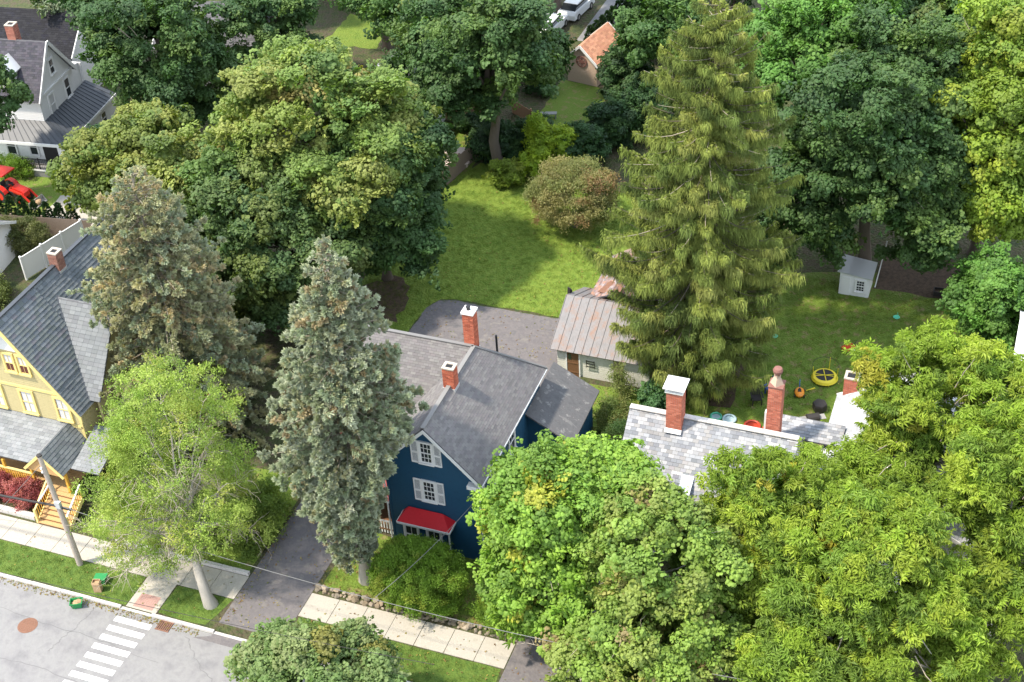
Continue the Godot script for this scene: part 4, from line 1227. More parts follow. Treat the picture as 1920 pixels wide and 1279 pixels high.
	var lad := thing("white_lattice", "white wooden lattice panel rising behind the playhouse", "trellis", Vector3(20.7, 0, -30.5))
	for s in [-1, 1]:
		var q := S()
		bar(q, Vector3(0, 0.1 + 0.0, s * 0.1), Vector3(0.25, 2.6, s * 0.1 - 1.6), 0.06, 0.06)
		put("rail", q, M.white_trim, lad)
	for i in 9:
		var q := S()
		var f := (i + 0.5) / 9.0
		box(q, Vector3(0.25 * f, 0.1 + 2.5 * f, -1.6 * f), Vector3(0.04, 0.05, 0.24))
		put("rung", q, M.white_trim, lad)

func fence(n: String, label: String, a: Vector3, b: Vector3, hgt: float, m: Material, plank := 0.14, gap := 0.008) -> void:
	var f := thing(n, label, "fence", a, 0.0)
	var d := b - a
	var len := d.length()
	var dir := d.normalized()
	var bas := Basis(dir, UP, dir.cross(UP))
	var k := int(len / plank)
	var st := S()
	box(st, Vector3(0, hgt / 2, 0), Vector3(plank - gap, hgt, 0.022))
	var pm := st.commit()
	for i in k:
		inst("plank", pm, m, f, Transform3D(bas, dir * (i + 0.5) * plank + UP * rng.randf_range(-0.02, 0.01)))
	for i in int(len / 2.4) + 1:
		var s := S()
		box(s, dir * minf(i * 2.4, len) - bas.z * 0.06 + UP * (hgt / 2 + 0.04), Vector3(0.11, hgt + 0.12, 0.11), bas)
		put("post", s, m, f)
	for y in [0.35, hgt - 0.3]:
		var s := S()
		bar(s, -bas.z * 0.04 + UP * y, dir * len - bas.z * 0.04 + UP * y, 0.04, 0.09)
		put("rail", s, m, f)

func build_fences() -> void:
	# white vinyl fence with posts
	var f := thing("vinyl_fence", "bright white board fence behind the yellow house's brick chimney", "fence", Vector3(-34.7, 0, -15.4))
	var dir := Vector3(1.35, 0, -5.2).normalized()
	var bas := Basis(dir, UP, dir.cross(UP))
	for i in 4:
		var s := S()
		box(s, dir * i * 1.8 + UP * 0.95, Vector3(0.13, 1.95, 0.13), bas)
		lathe(s, dir * i * 1.8 + UP * 1.93, [Vector2(0.12, 0), Vector2(0.0, 0.1)], 4)
		put("post", s, M.white_trim, f)
		if i < 3:
			var p := S()
			box(p, dir * (i + 0.5) * 1.8 + UP * 0.93, Vector3(1.66, 1.7, 0.04), bas)
			box(p, dir * (i + 0.5) * 1.8 + UP * 1.82, Vector3(1.67, 0.09, 0.08), bas)
			put("panel", p, M.white_trim, f)
	fence("wood_fence", "weathered grey plank fence behind the small arborvitae on the left", Vector3(-41.5, 0, -19.9), Vector3(-33.0, 0, -21.3), 1.5, M.fence_wood)
	fence("wood_fence", "tan plank fence at the far side of the small brown yard", Vector3(-16.8, 0, -44.0), Vector3(-10.9, 0, -44.4), 1.7, M.cedar_wood)
	fence("wood_fence", "brown plank fence along the left side of the back lawn", Vector3(-11.3, 0, -34.5), Vector3(-10.3, 0, -40.8), 1.5, M.fence_wood)
	fence("wood_fence", "orange brown fence in deep shade below the dark maple", Vector3(-10.4, 0, -46.5), Vector3(-7.4, 0, -44.6), 1.2, M.cedar_wood)
	# rubble edging: stones laid one by one behind the pavement
	var w := thing("rubble_edging", "low edging of rough tan stones behind the right pavement", "stone wall", Vector3(-2.4, 0, 4.62))
	var x := 0.0
	while x < 11.0:
		var r := rng.randf_range(0.07, 0.2)
		for row in 2:
			var st := S()
			blob(st, Vector3.ZERO, Vector3(r * rng.randf_range(0.9, 1.4), r * rng.randf_range(0.55, 0.9), r * rng.randf_range(0.8, 1.1)), 5, 7, 0.22, jit([Color(0.24, 0.19, 0.13), Color(0.20, 0.17, 0.13), Color(0.30, 0.25, 0.19)][rng.randi() % 3], 0.2))
			var o := put("stone", st, M.stone, w)
			o.position = Vector3(x + rng.randf_range(-0.1, 0.1), 0.03 + row * 0.1, -row * 0.2 + rng.randf_range(-0.1, 0.08))
			o.rotation = Vector3(rng.randf() * 0.6, rng.randf() * 6.0, rng.randf() * 0.6)
		x += r * 1.9
	# stone edging on the left
	var e := thing("granite_edging", "long pale granite edging along the left pavement", "edging", Vector3(-14.6, 0, 4.68))
	for i in 5:
		var st := S()
		box(st, Vector3(0.8 + i * 1.65, 0.09, 0), Vector3(1.63, 0.26, 0.2))
		put("edging_stone", st, M.granite, e)
	var rw := thing("retaining_wall", "low concrete retaining wall under the barberry bushes", "wall", Vector3(-27, 0, 4.5))
	for i in 4:
		var st := S()
		box(st, Vector3(0.9 + i * 1.75, 0.12, 0), Vector3(1.73, 0.34, 0.3))
		put("wall_block", st, M.granite, rw)

func blob(st: SurfaceTool, at: Vector3, r: Vector3, nv: int, nh: int, rough: float, col: Color) -> void:
	var g := []
	for i in nv + 1:
		var row := []
		for k in nh:
			var a := PI * i / nv
			var b := TAU * k / nh
			var f := 1.0 + rng.randf_range(-rough, rough)
			if i == 0 or i == nv:
				f = 1.0
			row.append(at + Vector3(sin(a) * cos(b) * r.x, cos(a) * r.y, sin(a) * sin(b) * r.z) * f)
		g.append(row)
	for i in nv:
		for k in nh:
			var l := (k + 1) % nh
			var q := [g[i][k], g[i][l], g[i + 1][l], g[i + 1][k]]
			var c: Vector3 = (q[0] + q[1] + q[2] + q[3]) * 0.25
			if i == 0:
				q = [g[0][0], g[1][l], g[1][k]]
			elif i == nv - 1:
				q = [g[i][k], g[i][l], g[nv][0]]
			face(st, q, c - at, col)

# ---------------------------------------------------------------- plants
func leaf(st: SurfaceTool, at: Vector3, dir: Vector3, nrm: Vector3, l: float, w: float, fold := 0.25) -> void:
	# a pointed leaf of four triangles folded along its midrib; dir = from stalk to tip
	var side := dir.cross(nrm).normalized()
	var n := side.cross(dir).normalized()
	var a := at
	var tip := at + dir * l - n * l * fold * 0.7
	var m := at + dir * l * 0.45
	var p := m + side * w * 0.5 + n * w * fold
	var q := m - side * w * 0.5 + n * w * fold
	face(st, [a, p, tip], nrm)
	face(st, [a, tip, q], nrm)

func rdir() -> Vector3:
	var z := rng.randf_range(-1, 1)
	var a := rng.randf() * TAU
	var r := sqrt(1 - z * z)
	return Vector3(r * cos(a), z, r * sin(a))

func clump(kind: String, v := 0) -> Mesh:
	var k := "clump_" + kind + str(v)
	if meshes.has(k):
		return meshes[k]
	var st := S()
	var old := rng.state
	rng.seed = hash(k)
	match kind:
		"maple":
			for i in 15:
				var a := rng.randf() * TAU
				var r := sqrt(rng.randf()) * 0.27
				var at := Vector3(cos(a) * r, rng.randf_range(-0.1, 0.08) - r * r * 1.1, sin(a) * r)
				var nrm := (UP * 1.0 + Vector3(cos(a), 0, sin(a)) * r * 2.2 + rdir() * 0.55).normalized()
				var d := (Vector3(cos(a), -0.35, sin(a)) + rdir() * 0.6).normalized()
				d = (d - nrm * d.dot(nrm)).normalized()
				var s := rng.randf_range(0.13, 0.2)
				# five-pointed blade
				var side := d.cross(nrm).normalized()
				var c := at + d * s * 0.4
				var pts := []
				for j in 5:
					var t := (j - 2) * 0.95
					pts.append(c + (d * cos(t) + side * sin(t)) * s * (0.62 if j == 2 else 0.52) - nrm * s * 0.16)
				for j in 4:
					face(st, [c, pts[j], pts[j + 1]], nrm)
				face(st, [c, pts[4], at], nrm)
				face(st, [c, at, pts[0]], nrm)
		"hickory":
			for gidx in 3:
				var a := rng.randf() * TAU
				var c := Vector3(cos(a), 0, sin(a)) * rng.randf_range(0.02, 0.2) + UP * rng.randf_range(-0.05, 0.08)
				for i in 7:
					var b := TAU * i / 7 + rng.randf_range(-0.3, 0.3)
					var d := Vector3(cos(b), rng.randf_range(-0.75, -0.1), sin(b)).normalized()
					leaf(st, c + d * 0.03, d, (UP + d * 0.4 + rdir() * 0.3).normalized(), rng.randf_range(0.17, 0.31), rng.randf_range(0.05, 0.085), 0.3)
		"fine":
			for i in 20:
				var at := rdir() * rng.randf_range(0.02, 0.3)
				at.y *= 0.6
				leaf(st, at, (rdir() + Vector3(0, -0.3, 0)).normalized(), (UP + rdir() * 0.8).normalized(), rng.randf_range(0.07, 0.12), rng.randf_range(0.04, 0.06), 0.15)
		"small":
			for i in 26:
				var at := rdir() * rng.randf_range(0.05, 0.22)
				at.y = absf(at.y) * 0.7
				leaf(st, at, (rdir() + at * 3.0).normalized(), (UP + rdir() * 0.8).normalized(), rng.randf_range(0.06, 0.1), rng.randf_range(0.035, 0.055), 0.15)
		"tuft":
			# a spruce branchlet pad: shoots fanning outwards along +y, needles as narrow blades
			for i in 11:
				var d := (UP + rdir() * 0.75).normalized()
				var l := rng.randf_range(0.16, 0.34)
				var x := d.cross(rdir()).normalized()
				for j in 3:
					var y := x.rotated(d, j * 2.1)
					face(st, [d * 0.03, d * l * 0.55 + y * 0.042, d * l], y.cross(d))
					face(st, [d * 0.03, d * l, d * l * 0.55 - y * 0.042], y.cross(d))
		"drape":
			# hanging sprays: local -y hangs down, +x runs outwards
			for i in 20:
				var x := rng.randf_range(-0.3, 0.3)
				var z := rng.randf_range(-0.2, 0.2)
				var l := rng.randf_range(0.2, 0.8)
				var top := Vector3(x, rng.randf_range(-0.04, 0.05), z)
				var d := Vector3(rng.randf_range(-0.25, 0.6), -1, rng.randf_range(-0.45, 0.45)).normalized()
				var sd := d.cross(rdir()).normalized()
				for j in 2:
					var y := sd.rotated(d, j * PI / 2)
					var w := rng.randf_range(0.014, 0.03)
					face(st, [top, top + d * l * 0.35 + y * w, top + d * l], y.cross(d))
					face(st, [top, top + d * l, top + d * l * 0.35 - y * w], y.cross(d))
	meshes[k] = st.commit()
	rng.state = old
	return meshes[k]

func pick(pal: Array) -> Color:
	var t := 0.0
	for p in pal:
		t += p[1]
	var r := rng.randf() * t
	for p in pal:
		r -= p[1]
		if r <= 0.0:
			return p[0]
	return pal[0][0]

func many(n: String, me: Mesh, m: Material, tf: Array, cols: PackedColorArray, parent: Node) -> MultiMeshInstance3D:
	var mm := MultiMesh.new()
	mm.transform_format = MultiMesh.TRANSFORM_3D
	mm.use_colors = true
	mm.mesh = me
	mm.instance_count = tf.size()
	copies_made += tf.size()
	for i in tf.size():
		mm.set_instance_transform(i, tf[i])
		mm.set_instance_color(i, cols[i])
	var o := MultiMeshInstance3D.new()
	o.name = n
	o.set_meta("kind", "stuff")
	o.multimesh = mm
	o.material_override = m
	parent.add_child(o, true)
	return o

func frame_of(y: Vector3) -> Basis:
	var x := y.cross(rdir()).normalized()
	return Basis(x, y, x.cross(y))

# lobes: [centre, radii] in the tree's own space. Returns the puff centres.
func crown(parent: Node, lobes: Array, puff: float, dens: float, kind: String, pal: Array, size := 1.0, skip := 0.1, low := -0.5) -> Array:
	var tf := []
	var cols := PackedColorArray()
	var puffs := []
	var ns := FastNoiseLite.new()
	ns.seed = rng.randi() % 9999
	ns.frequency = 0.16
	for lb in lobes:
		var c: Vector3 = lb[0]
		var r: Vector3 = lb[1]
		var area := 4.0 * PI * pow((pow(r.x * r.y, 1.6) + pow(r.x * r.z, 1.6) + pow(r.y * r.z, 1.6)) / 3.0, 1.0 / 1.6)
		var n := int(area * 0.8 / (puff * puff))
		for i in n:
			var d := rdir()
			if d.y < low:
				continue
			if rng.randf() < skip:
				continue
			var bump := 1.0 + ns.get_noise_3dv(c + d * r) * (0.62 if skip > 0.05 else 0.3)
			if skip > 0.05 and ns.get_noise_3dv((c + d * r) * 2.6 + Vector3(40, 0, 0)) < -0.2 and rng.randf() < 0.75:
				bump *= 0.72
			var k := bump * rng.randf_range(0.86, 1.0)
			if rng.randf() < 0.28:
				k *= rng.randf_range(0.6, 0.85)
			var pc := c + d * r * k
			var pr := puff * (0.42 + 0.95 * pow(rng.randf(), 1.4))
			# leave out puffs buried in another lobe
			var buried := false
			for l2 in lobes:
				if l2 != lb:
					var q: Vector3 = (pc - l2[0]) / l2[1]
					if q.length() < 0.72:
						buried = true
						break
			if buried:
				continue
			puffs.append([pc, d])
			var ax := (d * 0.65 + UP * 0.55).normalized()
			var pcol := jit(pick(pal), 0.14)
			var cnt := int(dens * TAU * pr * pr)
			var shape := Basis(UP, rng.randf() * TAU) * Basis.from_scale(Vector3(rng.randf_range(0.75, 1.45), rng.randf_range(0.5, 0.9), rng.randf_range(0.7, 1.15)))
			for j in cnt:
				var e := rdir()
				if e.dot(ax) < -0.25:
					e = -e
				var pos := pc + shape * e * pr * (rng.randf_range(0.5, 1.08) if rng.randf() < 0.86 else rng.randf_range(1.05, 1.5))
				var y := (e + UP * 0.45 + rdir() * 0.3).normalized()
				var s := size * rng.randf_range(0.6, 1.4)
				tf.append(Transform3D(frame_of(y).scaled(Vector3.ONE * s), pos))
				cols.append(jit(pcol, 0.18) * 1.35)
	for v in 3:
		var tv := []
		var cv := PackedColorArray()
		for i in range(v, tf.size(), 3):
			tv.append(tf[i])
			cv.append(cols[i])
		many("crown", clump(kind, v), M.leaf, tv, cv, parent)
	return puffs

func curve(a: Vector3, b: Vector3, sag: float, n: int, wob := 0.0) -> Array:
	var out := []
	for i in n + 1:
		var t := float(i) / n
		var p := a.lerp(b, t) + UP * sag * 4.0 * t * (1 - t)
		if i > 0 and i < n:
			p += rdir() * wob
		out.append(p)
	return out

func taper(r0: float, r1: float, n: int) -> Array:
	var out := []
	for i in n + 1:
		out.append(lerpf(r0, r1, float(i) / n))
	return out

func trunk_and_limbs(t: Node, top: Vector3, r: float, puffs: Array, limbs: int, bark: Material, twigs := 0) -> void:
	var st := S()
	var pts := [Vector3(0, -0.1, 0), Vector3(0, 0.35, 0)] + curve(Vector3(0, 0.9, 0), top, 0.0, 6, r * 0.5)
	var rad := [r * 1.6, r * 1.15] + taper(r, r * 0.3, 6)
	tube(st, pts, rad, 9)
	put("trunk", st, bark, t)
	if puffs.is_empty():
		return
	for i in limbs:
		var s := S()
		var f := rng.randf_range(0.35, 0.9)
		var a := top * f
		var p: Vector3 = puffs[rng.randi() % puffs.size()][0]
		var b := a.lerp(p, rng.randf_range(0.8, 0.98))
		var rr := r * lerpf(0.55, 0.28, f)
		tube(s, curve(a, b, rng.randf_range(0.0, 0.08) * a.distance_to(b), 5, rr * 1.2), taper(rr, rr * 0.22, 5), 6)
		put("limb", s, bark, t)
	if twigs:
		var s := S()
		for i in twigs:
			var q: Array = puffs[rng.randi() % puffs.size()]
			var p: Vector3 = q[0]
			var a := p.lerp(top * 0.8, rng.randf_range(0.2, 0.5))
			tube(s, curve(a, p + q[1] * rng.randf_range(0.0, 0.5), 0.1, 3, 0.12), [0.035, 0.025, 0.016, 0.008], 4)
		put("twigs", s, M.twig, t, "stuff")

func leafy(n: String, label: String, at: Vector3, lobes: Array, puff: float, dens: float, kind: String, pal: Array, trunk_r: float, size := 1.0, skip := 0.1, limbs := 7, twigs := 24, bark: Material = null, group := "", low := -0.5) -> Node3D:
	var t := thing(n, label, "tree", at, 0.0, group)
	var puffs := crown(t, lobes, puff, dens, kind, pal, size, skip, low)
	var c: Vector3 = lobes[0][0]
	trunk_and_limbs(t, Vector3(c.x, c.y + 0.2 * lobes[0][1].y, c.z), trunk_r, puffs, limbs, bark if bark else M.bark, twigs)
	return t

func E(x: float, y: float, z: float, rx: float, ry: float, rz: float) -> Array:
	return [Vector3(x, y, z), Vector3(rx, ry, rz)]

# a drooping Norway spruce
func norway(label: String, at: Vector3, hgt: float, lean: Vector3, rmax: float, pal: Array) -> void:
	var t := thing("norway_spruce", label, "tree", at)
	var axis := func(y: float) -> Vector3: return Vector3(lean.x * y / hgt, y, lean.z * y / hgt)
	var st := S()
	var pts := []
	var rad := []
	for i in 13:
		var y := hgt * i / 12.0
		pts.append(axis.call(y) - (UP * 0.1 if i == 0 else Vector3.ZERO))
		rad.append(lerpf(0.42, 0.02, pow(i / 12.0, 0.85)) + (0.15 if i == 0 else 0.0))
	tube(st, pts, rad, 9)
	put("trunk", st, M.bark, t)
	var tf := []
	var cols := PackedColorArray()
	var bs := S()
	var bd := S()
	var tf2 := []
	var cols2 := PackedColorArray()
	var y := 1.9
	while y < hgt - 0.25:
		var f := y / hgt
		var prof := pow(1.0 - f, 0.46) * (0.62 + 0.38 * smoothstep(0.0, 0.35, f))
		var n := 11 if f < 0.85 else 9
		for i in n:
			var a := rng.randf() * TAU
			var len := rmax * prof * rng.randf_range(0.62, 1.12)
			if rng.randf() < 0.14:
				len *= 1.25
			if cos(a) < -0.2 and f < 0.3:
				len *= lerpf(0.5, 1.0, f / 0.3)
			var out := Vector3(cos(a), 0, sin(a))
			var p0: Vector3 = axis.call(minf(y + rng.randf_range(-0.5, 0.5), hgt - 0.1))
			var rise := len * (0.28 if f > 0.75 else 0.02)
			var drop := len * rng.randf_range(0.08, 0.36) * (1.0 - f * 0.8)
			var bp := []
			var m := 6
			for k in m + 1:
				var s := float(k) / m
				bp.append(p0 + out * len * s + UP * (rise * s - drop * sin(s * PI * 0.8) * 1.3 + drop * 0.5 * s * s * s) + out.rotated(UP, 1.57) * sin(s * 3.0 + a) * 0.1 * len * 0.2)
			tube(bs if rng.randf() < 0.3 else bd, bp, taper(0.045 * (0.4 + prof), 0.008, m), 4)
			var cnt := maxi(4, int(len * 7.5))
			var bare := rng.randf() < 0.15
			var bcol := jit(pick(pal), 0.16)
			for k in cnt:
				if bare and rng.randf() < 0.75:
					continue
				var s := pow(rng.randf(), 0.62) * 0.97 + 0.03
				if s < 0.22 and rng.randf() < 0.7:
					continue
				var q := s * m
				var j := mini(int(q), m - 1)
				var p: Vector3 = bp[j].lerp(bp[j + 1], q - j)
				var side := out.rotated(UP, 1.57) * rng.randf_range(-1, 1) * (0.34 * len * (1.05 - s) * 0.6 + 0.06)
				p += side - UP * side.length() * 0.28
				var sc := rng.randf_range(0.6, 1.15) * lerpf(0.62, 1.0, clampf(prof * 1.3, 0, 1))
				var b := Basis(UP, -a + rng.randf_range(-0.7, 0.7)).rotated(out.rotated(UP, 1.57), rng.randf_range(-0.35, 0.2))
				tf.append(Transform3D(b.scaled(Vector3(sc, sc * rng.randf_range(0.8, 1.2), sc)), p))
				cols.append(jit(bcol, 0.18))
				if k % 2 == 0:
					tf2.append(Transform3D(frame_of((out + side * 0.6 - UP * 0.25 + rdir() * 0.35).normalized()).scaled(Vector3.ONE * rng.randf_range(0.6, 1.0)), p + UP * 0.06))
					cols2.append(jit(bcol, 0.2))
		y += 0.42 + 0.1 * (1 - f)
	for i in 10:
		var p: Vector3 = axis.call(hgt - 0.1 * i)
		tf.append(Transform3D(Basis(UP, i * 2.4).scaled(Vector3.ONE * 0.5), p + Vector3(0, 0.1, 0)))
		cols.append(pal[0][0])
	put("branches", bs, M.twig, t, "stuff")
	put("branches", bd, M.bark, t, "stuff")
	many("sprays", clump("tuft", 2), M.needle, tf2, cols2, t)
	many("crown", clump("drape", 0), M.needle, tf, cols, t)

# a stiff, dense spruce with tufts turned outwards
func stiff_spruce(label: String, at: Vector3, hgt: float, lean: Vector3, rmax: float, pal: Array, second: Array, dens: float, y0: float, skip: float, power := 0.9, rag := 0.0, foot := 0.7, knee := 0.3, trim := 0.0) -> Node3D:
	var t := thing("blue_spruce", label, "tree", at)
	var st := S()
	var pts := []
	var rad := []
	for i in 13:
		var y := hgt * i / 12.0
		pts.append(Vector3(lean.x * y / hgt, y - (0.1 if i == 0 else 0.0), lean.z * y / hgt))
		rad.append(lerpf(0.30, 0.015, pow(i / 12.0, 0.85)) + (0.16 if i == 0 else 0.0))
	tube(st, pts, rad, 9)
	put("trunk", st, M.pale_bark, t)
	var tf := []
	var cols := PackedColorArray()
	var bs := S()
	var y := y0
	var ns := FastNoiseLite.new()
	ns.seed = int(at.x * 10)
	ns.frequency = 0.35
	while y < hgt - 0.1:
		var f := (y - y0) / (hgt - y0)
		var prof := pow(1.0 - f, power) * (foot + (1.0 - foot) * smoothstep(0.0, knee, f))
		var n := int(7 + 13 * prof)
		for i in n:
			if rng.randf() < skip:
				continue
			var a := rng.randf() * TAU
			var out := Vector3(cos(a), 0, sin(a))
			var len := maxf(0.25, rmax * prof * rng.randf_range(0.78, 1.08) * (1.0 + rag * ns.get_noise_3d(cos(a) * 3, y, sin(a) * 3)))
			if f < 0.5 and cos(a + 0.25) > 0.0:
				len *= 1.0 - trim * cos(a + 0.25) * smoothstep(0.5, 0.25, f)
			var p0 := Vector3(lean.x * y / hgt, y + rng.randf_range(-0.15, 0.15), lean.z * y / hgt)
			var droop := len * lerpf(0.28, -0.35, f)
			var tip := p0 + out * len - UP * droop
			var mid := p0 + out * len * 0.55 - UP * droop * 0.65
			tube(bs, [p0, mid, tip], [0.03, 0.02, 0.008], 4)
			var bcol := jit(pick(pal), 0.12)
			var icol := jit(pick(second), 0.15)
			var cnt := int(maxf(4.0, len * dens))
			for k in cnt:
				var s := 1.0 - pow(rng.randf(), 1.5) * 0.8
				var p := p0.lerp(mid, s / 0.55) if s < 0.55 else mid.lerp(tip, (s - 0.55) / 0.45)
				var side := out.rotated(UP, 1.57) * rng.randf_range(-1, 1) * 0.42 * minf(len, 2.2) * (1.08 - s)
				p += side - UP * absf(side.length()) * 0.12 + UP * rng.randf_range(-0.12, 0.08)
				var d := (out * 0.9 + side.normalized() * 0.45 + UP * rng.randf_range(0.1, 0.7) + rdir() * 0.3).normalized()
				var sc := rng.randf_range(0.65, 1.15) * (0.75 if f > 0.9 else 1.0)
				tf.append(Transform3D(frame_of(d).scaled(Vector3.ONE * sc), p))
				cols.append(jit(bcol if rng.randf() < 0.7 else icol, 0.15))
		y += 0.34
	for i in 6:
		tf.append(Transform3D(frame_of((UP * 3 + rdir()).normalized()).scaled(Vector3.ONE * 0.6), Vector3(lean.x, hgt - 0.1 * i, lean.z)))
		cols.append(pal[0][0])
	put("branches", bs, M.twig, t, "stuff")
	many("crown", clump("tuft", 0), M.needle, tf, cols, t)
	return t

func build_trees() -> void:
	var olive := [[Color(0.15, 0.20, 0.038), 5], [Color(0.12, 0.18, 0.038), 5], [Color(0.20, 0.23, 0.055), 3], [Color(0.26, 0.23, 0.07), 0.7], [Color(0.085, 0.145, 0.033), 3]]
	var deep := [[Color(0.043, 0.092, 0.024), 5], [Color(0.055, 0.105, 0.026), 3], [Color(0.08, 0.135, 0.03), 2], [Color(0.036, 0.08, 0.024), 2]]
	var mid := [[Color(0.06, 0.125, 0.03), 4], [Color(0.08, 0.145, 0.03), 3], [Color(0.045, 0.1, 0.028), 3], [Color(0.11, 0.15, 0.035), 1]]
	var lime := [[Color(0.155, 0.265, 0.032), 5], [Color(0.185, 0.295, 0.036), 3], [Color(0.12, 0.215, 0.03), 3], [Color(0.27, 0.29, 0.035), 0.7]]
	var fresh := [[Color(0.085, 0.19, 0.03), 4], [Color(0.07, 0.155, 0.028), 3], [Color(0.1, 0.2, 0.035), 2]]
	var turning := [[Color(0.155, 0.235, 0.038), 5], [Color(0.19, 0.245, 0.05), 3], [Color(0.22, 0.22, 0.06), 1.2], [Color(0.125, 0.20, 0.033), 3], [Color(0.27, 0.22, 0.10), 0.35]]
	var gold := [[Color(0.16, 0.235, 0.024), 5], [Color(0.20, 0.25, 0.028), 3], [Color(0.12, 0.19, 0.024), 3]]
	var hick := [[Color(0.185, 0.265, 0.03), 5], [Color(0.24, 0.305, 0.036), 3], [Color(0.135, 0.21, 0.03), 3.5], [Color(0.31, 0.30, 0.04), 0.3]]
	# the wide maple group left of the lawn
	leafy("maple_tree", "broad olive green maple rising behind the blue spruce, tallest of its group", Vector3(-14.0, 0, -22), [E(0, 10.2, 0.1, 5.8, 5.0, 5.8), E(-3.6, 9.0, 2.4, 4.4, 4.0, 4.4), E(2.6, 9.8, -1.6, 3.9, 3.7, 3.9), E(-1.5, 12.0, -2.0, 3.9, 3.4, 3.8)], 1.0, 8.5, "maple", olive, 0.42, 1.0, 0.1, 14, 60, null, "maples left of the back lawn")
	leafy("maple_tree", "yellowish maple with rounded crown beside the white house's porch", Vector3(-25.2, 0, -18.6), [E(0, 8, 0, 4.6, 4.0, 4.6), E(2.8, 7.2, 2.4, 3.0, 3.0, 3.0)], 0.9, 9.0, "maple", [[Color(0.13, 0.165, 0.03), 5], [Color(0.16, 0.18, 0.035), 3], [Color(0.095, 0.14, 0.028), 3]], 0.3, 1.0, 0.1, 8, 30, null, "maples left of the back lawn")
	leafy("maple_tree", "darker maple between the brown spruce and the blue spruce", Vector3(-15.4, 0, -15.4), [E(0, 7.0, 0, 4.6, 4.4, 4.4), E(3.2, 5.8, -1.0, 3.2, 3.2, 3.2), E(1.0, 3.0, 1.4, 3.6, 2.2, 2.6)], 0.95, 8.5, "maple", [[Color(0.07, 0.115, 0.03), 5], [Color(0.05, 0.095, 0.028), 3], [Color(0.1, 0.135, 0.03), 2]], 0.32, 1.0, 0.1, 8, 30, null, "maples left of the back lawn")
	leafy("maple_tree", "dark green maple leaning over the left edge of the back lawn", Vector3(-10.6, 0, -22.6), [E(0.4, 7.0, 0.4, 3.7, 4.6, 3.7), E(2.0, 4.2, 1.6, 2.6, 2.6, 2.6), E(1.0, 9.2, -2.0, 3.0, 3.0, 3.0)], 0.9, 9.0, "maple", deep, 0.3, 1.0, 0.08, 8, 30, null, "maples left of the back lawn")
	# dark maples along the top
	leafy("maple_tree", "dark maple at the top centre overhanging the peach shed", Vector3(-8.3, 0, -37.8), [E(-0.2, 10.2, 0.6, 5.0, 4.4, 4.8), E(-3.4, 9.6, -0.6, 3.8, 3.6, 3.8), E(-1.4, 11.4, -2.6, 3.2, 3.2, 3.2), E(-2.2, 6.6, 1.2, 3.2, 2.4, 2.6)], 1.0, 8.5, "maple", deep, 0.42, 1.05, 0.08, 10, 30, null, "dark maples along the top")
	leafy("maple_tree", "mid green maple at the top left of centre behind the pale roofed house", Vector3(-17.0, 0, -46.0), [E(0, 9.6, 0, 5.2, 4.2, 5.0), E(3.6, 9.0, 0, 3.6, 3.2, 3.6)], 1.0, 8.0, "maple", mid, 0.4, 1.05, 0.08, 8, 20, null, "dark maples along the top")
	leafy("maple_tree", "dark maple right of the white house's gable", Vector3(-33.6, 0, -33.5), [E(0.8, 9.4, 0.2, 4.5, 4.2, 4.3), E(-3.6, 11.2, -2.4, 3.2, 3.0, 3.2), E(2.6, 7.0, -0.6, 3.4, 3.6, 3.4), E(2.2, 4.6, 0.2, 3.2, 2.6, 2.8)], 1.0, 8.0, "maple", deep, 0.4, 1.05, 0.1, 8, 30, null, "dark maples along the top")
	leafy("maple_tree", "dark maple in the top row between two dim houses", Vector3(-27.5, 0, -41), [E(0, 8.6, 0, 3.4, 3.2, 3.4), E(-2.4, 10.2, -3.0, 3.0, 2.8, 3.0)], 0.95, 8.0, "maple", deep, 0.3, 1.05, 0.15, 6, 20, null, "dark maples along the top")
	leafy("maple_tree", "dark leafy crown cut by the left edge in front of the white house", Vector3(-45.6, 0, -23.6), [E(3.0, 9.0, -0.8, 2.3, 2.6, 2.2)], 0.8, 9.0, "maple", deep, 0.22, 1.0, 0.15, 5, 20, null, "dark maples along the top", -0.75)
	leafy("maple_tree", "greyish green tree in the top left corner", Vector3(-49, 0, -45.5), [E(0, 8, 0, 4.2, 4, 4)], 1.0, 7.0, "maple", [[Color(0.13, 0.17, 0.10), 3], [Color(0.08, 0.13, 0.05), 3]], 0.3, 1.0, 0.15, 5, 20, null, "dark maples along the top")
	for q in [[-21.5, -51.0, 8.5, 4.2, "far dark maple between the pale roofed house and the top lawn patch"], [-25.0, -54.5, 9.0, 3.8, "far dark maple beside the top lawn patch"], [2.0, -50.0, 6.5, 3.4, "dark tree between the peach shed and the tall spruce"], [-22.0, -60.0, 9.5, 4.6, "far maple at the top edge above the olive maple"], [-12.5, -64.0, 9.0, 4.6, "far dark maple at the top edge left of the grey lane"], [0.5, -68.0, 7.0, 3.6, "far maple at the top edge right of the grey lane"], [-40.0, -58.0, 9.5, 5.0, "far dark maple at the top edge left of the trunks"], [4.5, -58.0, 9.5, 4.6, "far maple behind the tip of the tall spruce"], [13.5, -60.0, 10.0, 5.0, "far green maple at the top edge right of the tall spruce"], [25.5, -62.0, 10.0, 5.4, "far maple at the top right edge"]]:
		leafy("maple_tree", q[4], Vector3(q[0], 0, q[1]), [E(0, q[2], 0, q[3], q[3] * 0.85, q[3])], 1.1, 6.5, "maple", mid if q[0] > 0 else deep, 0.35, 1.15, 0.1, 6, 0, null, "far maples at the top edge")
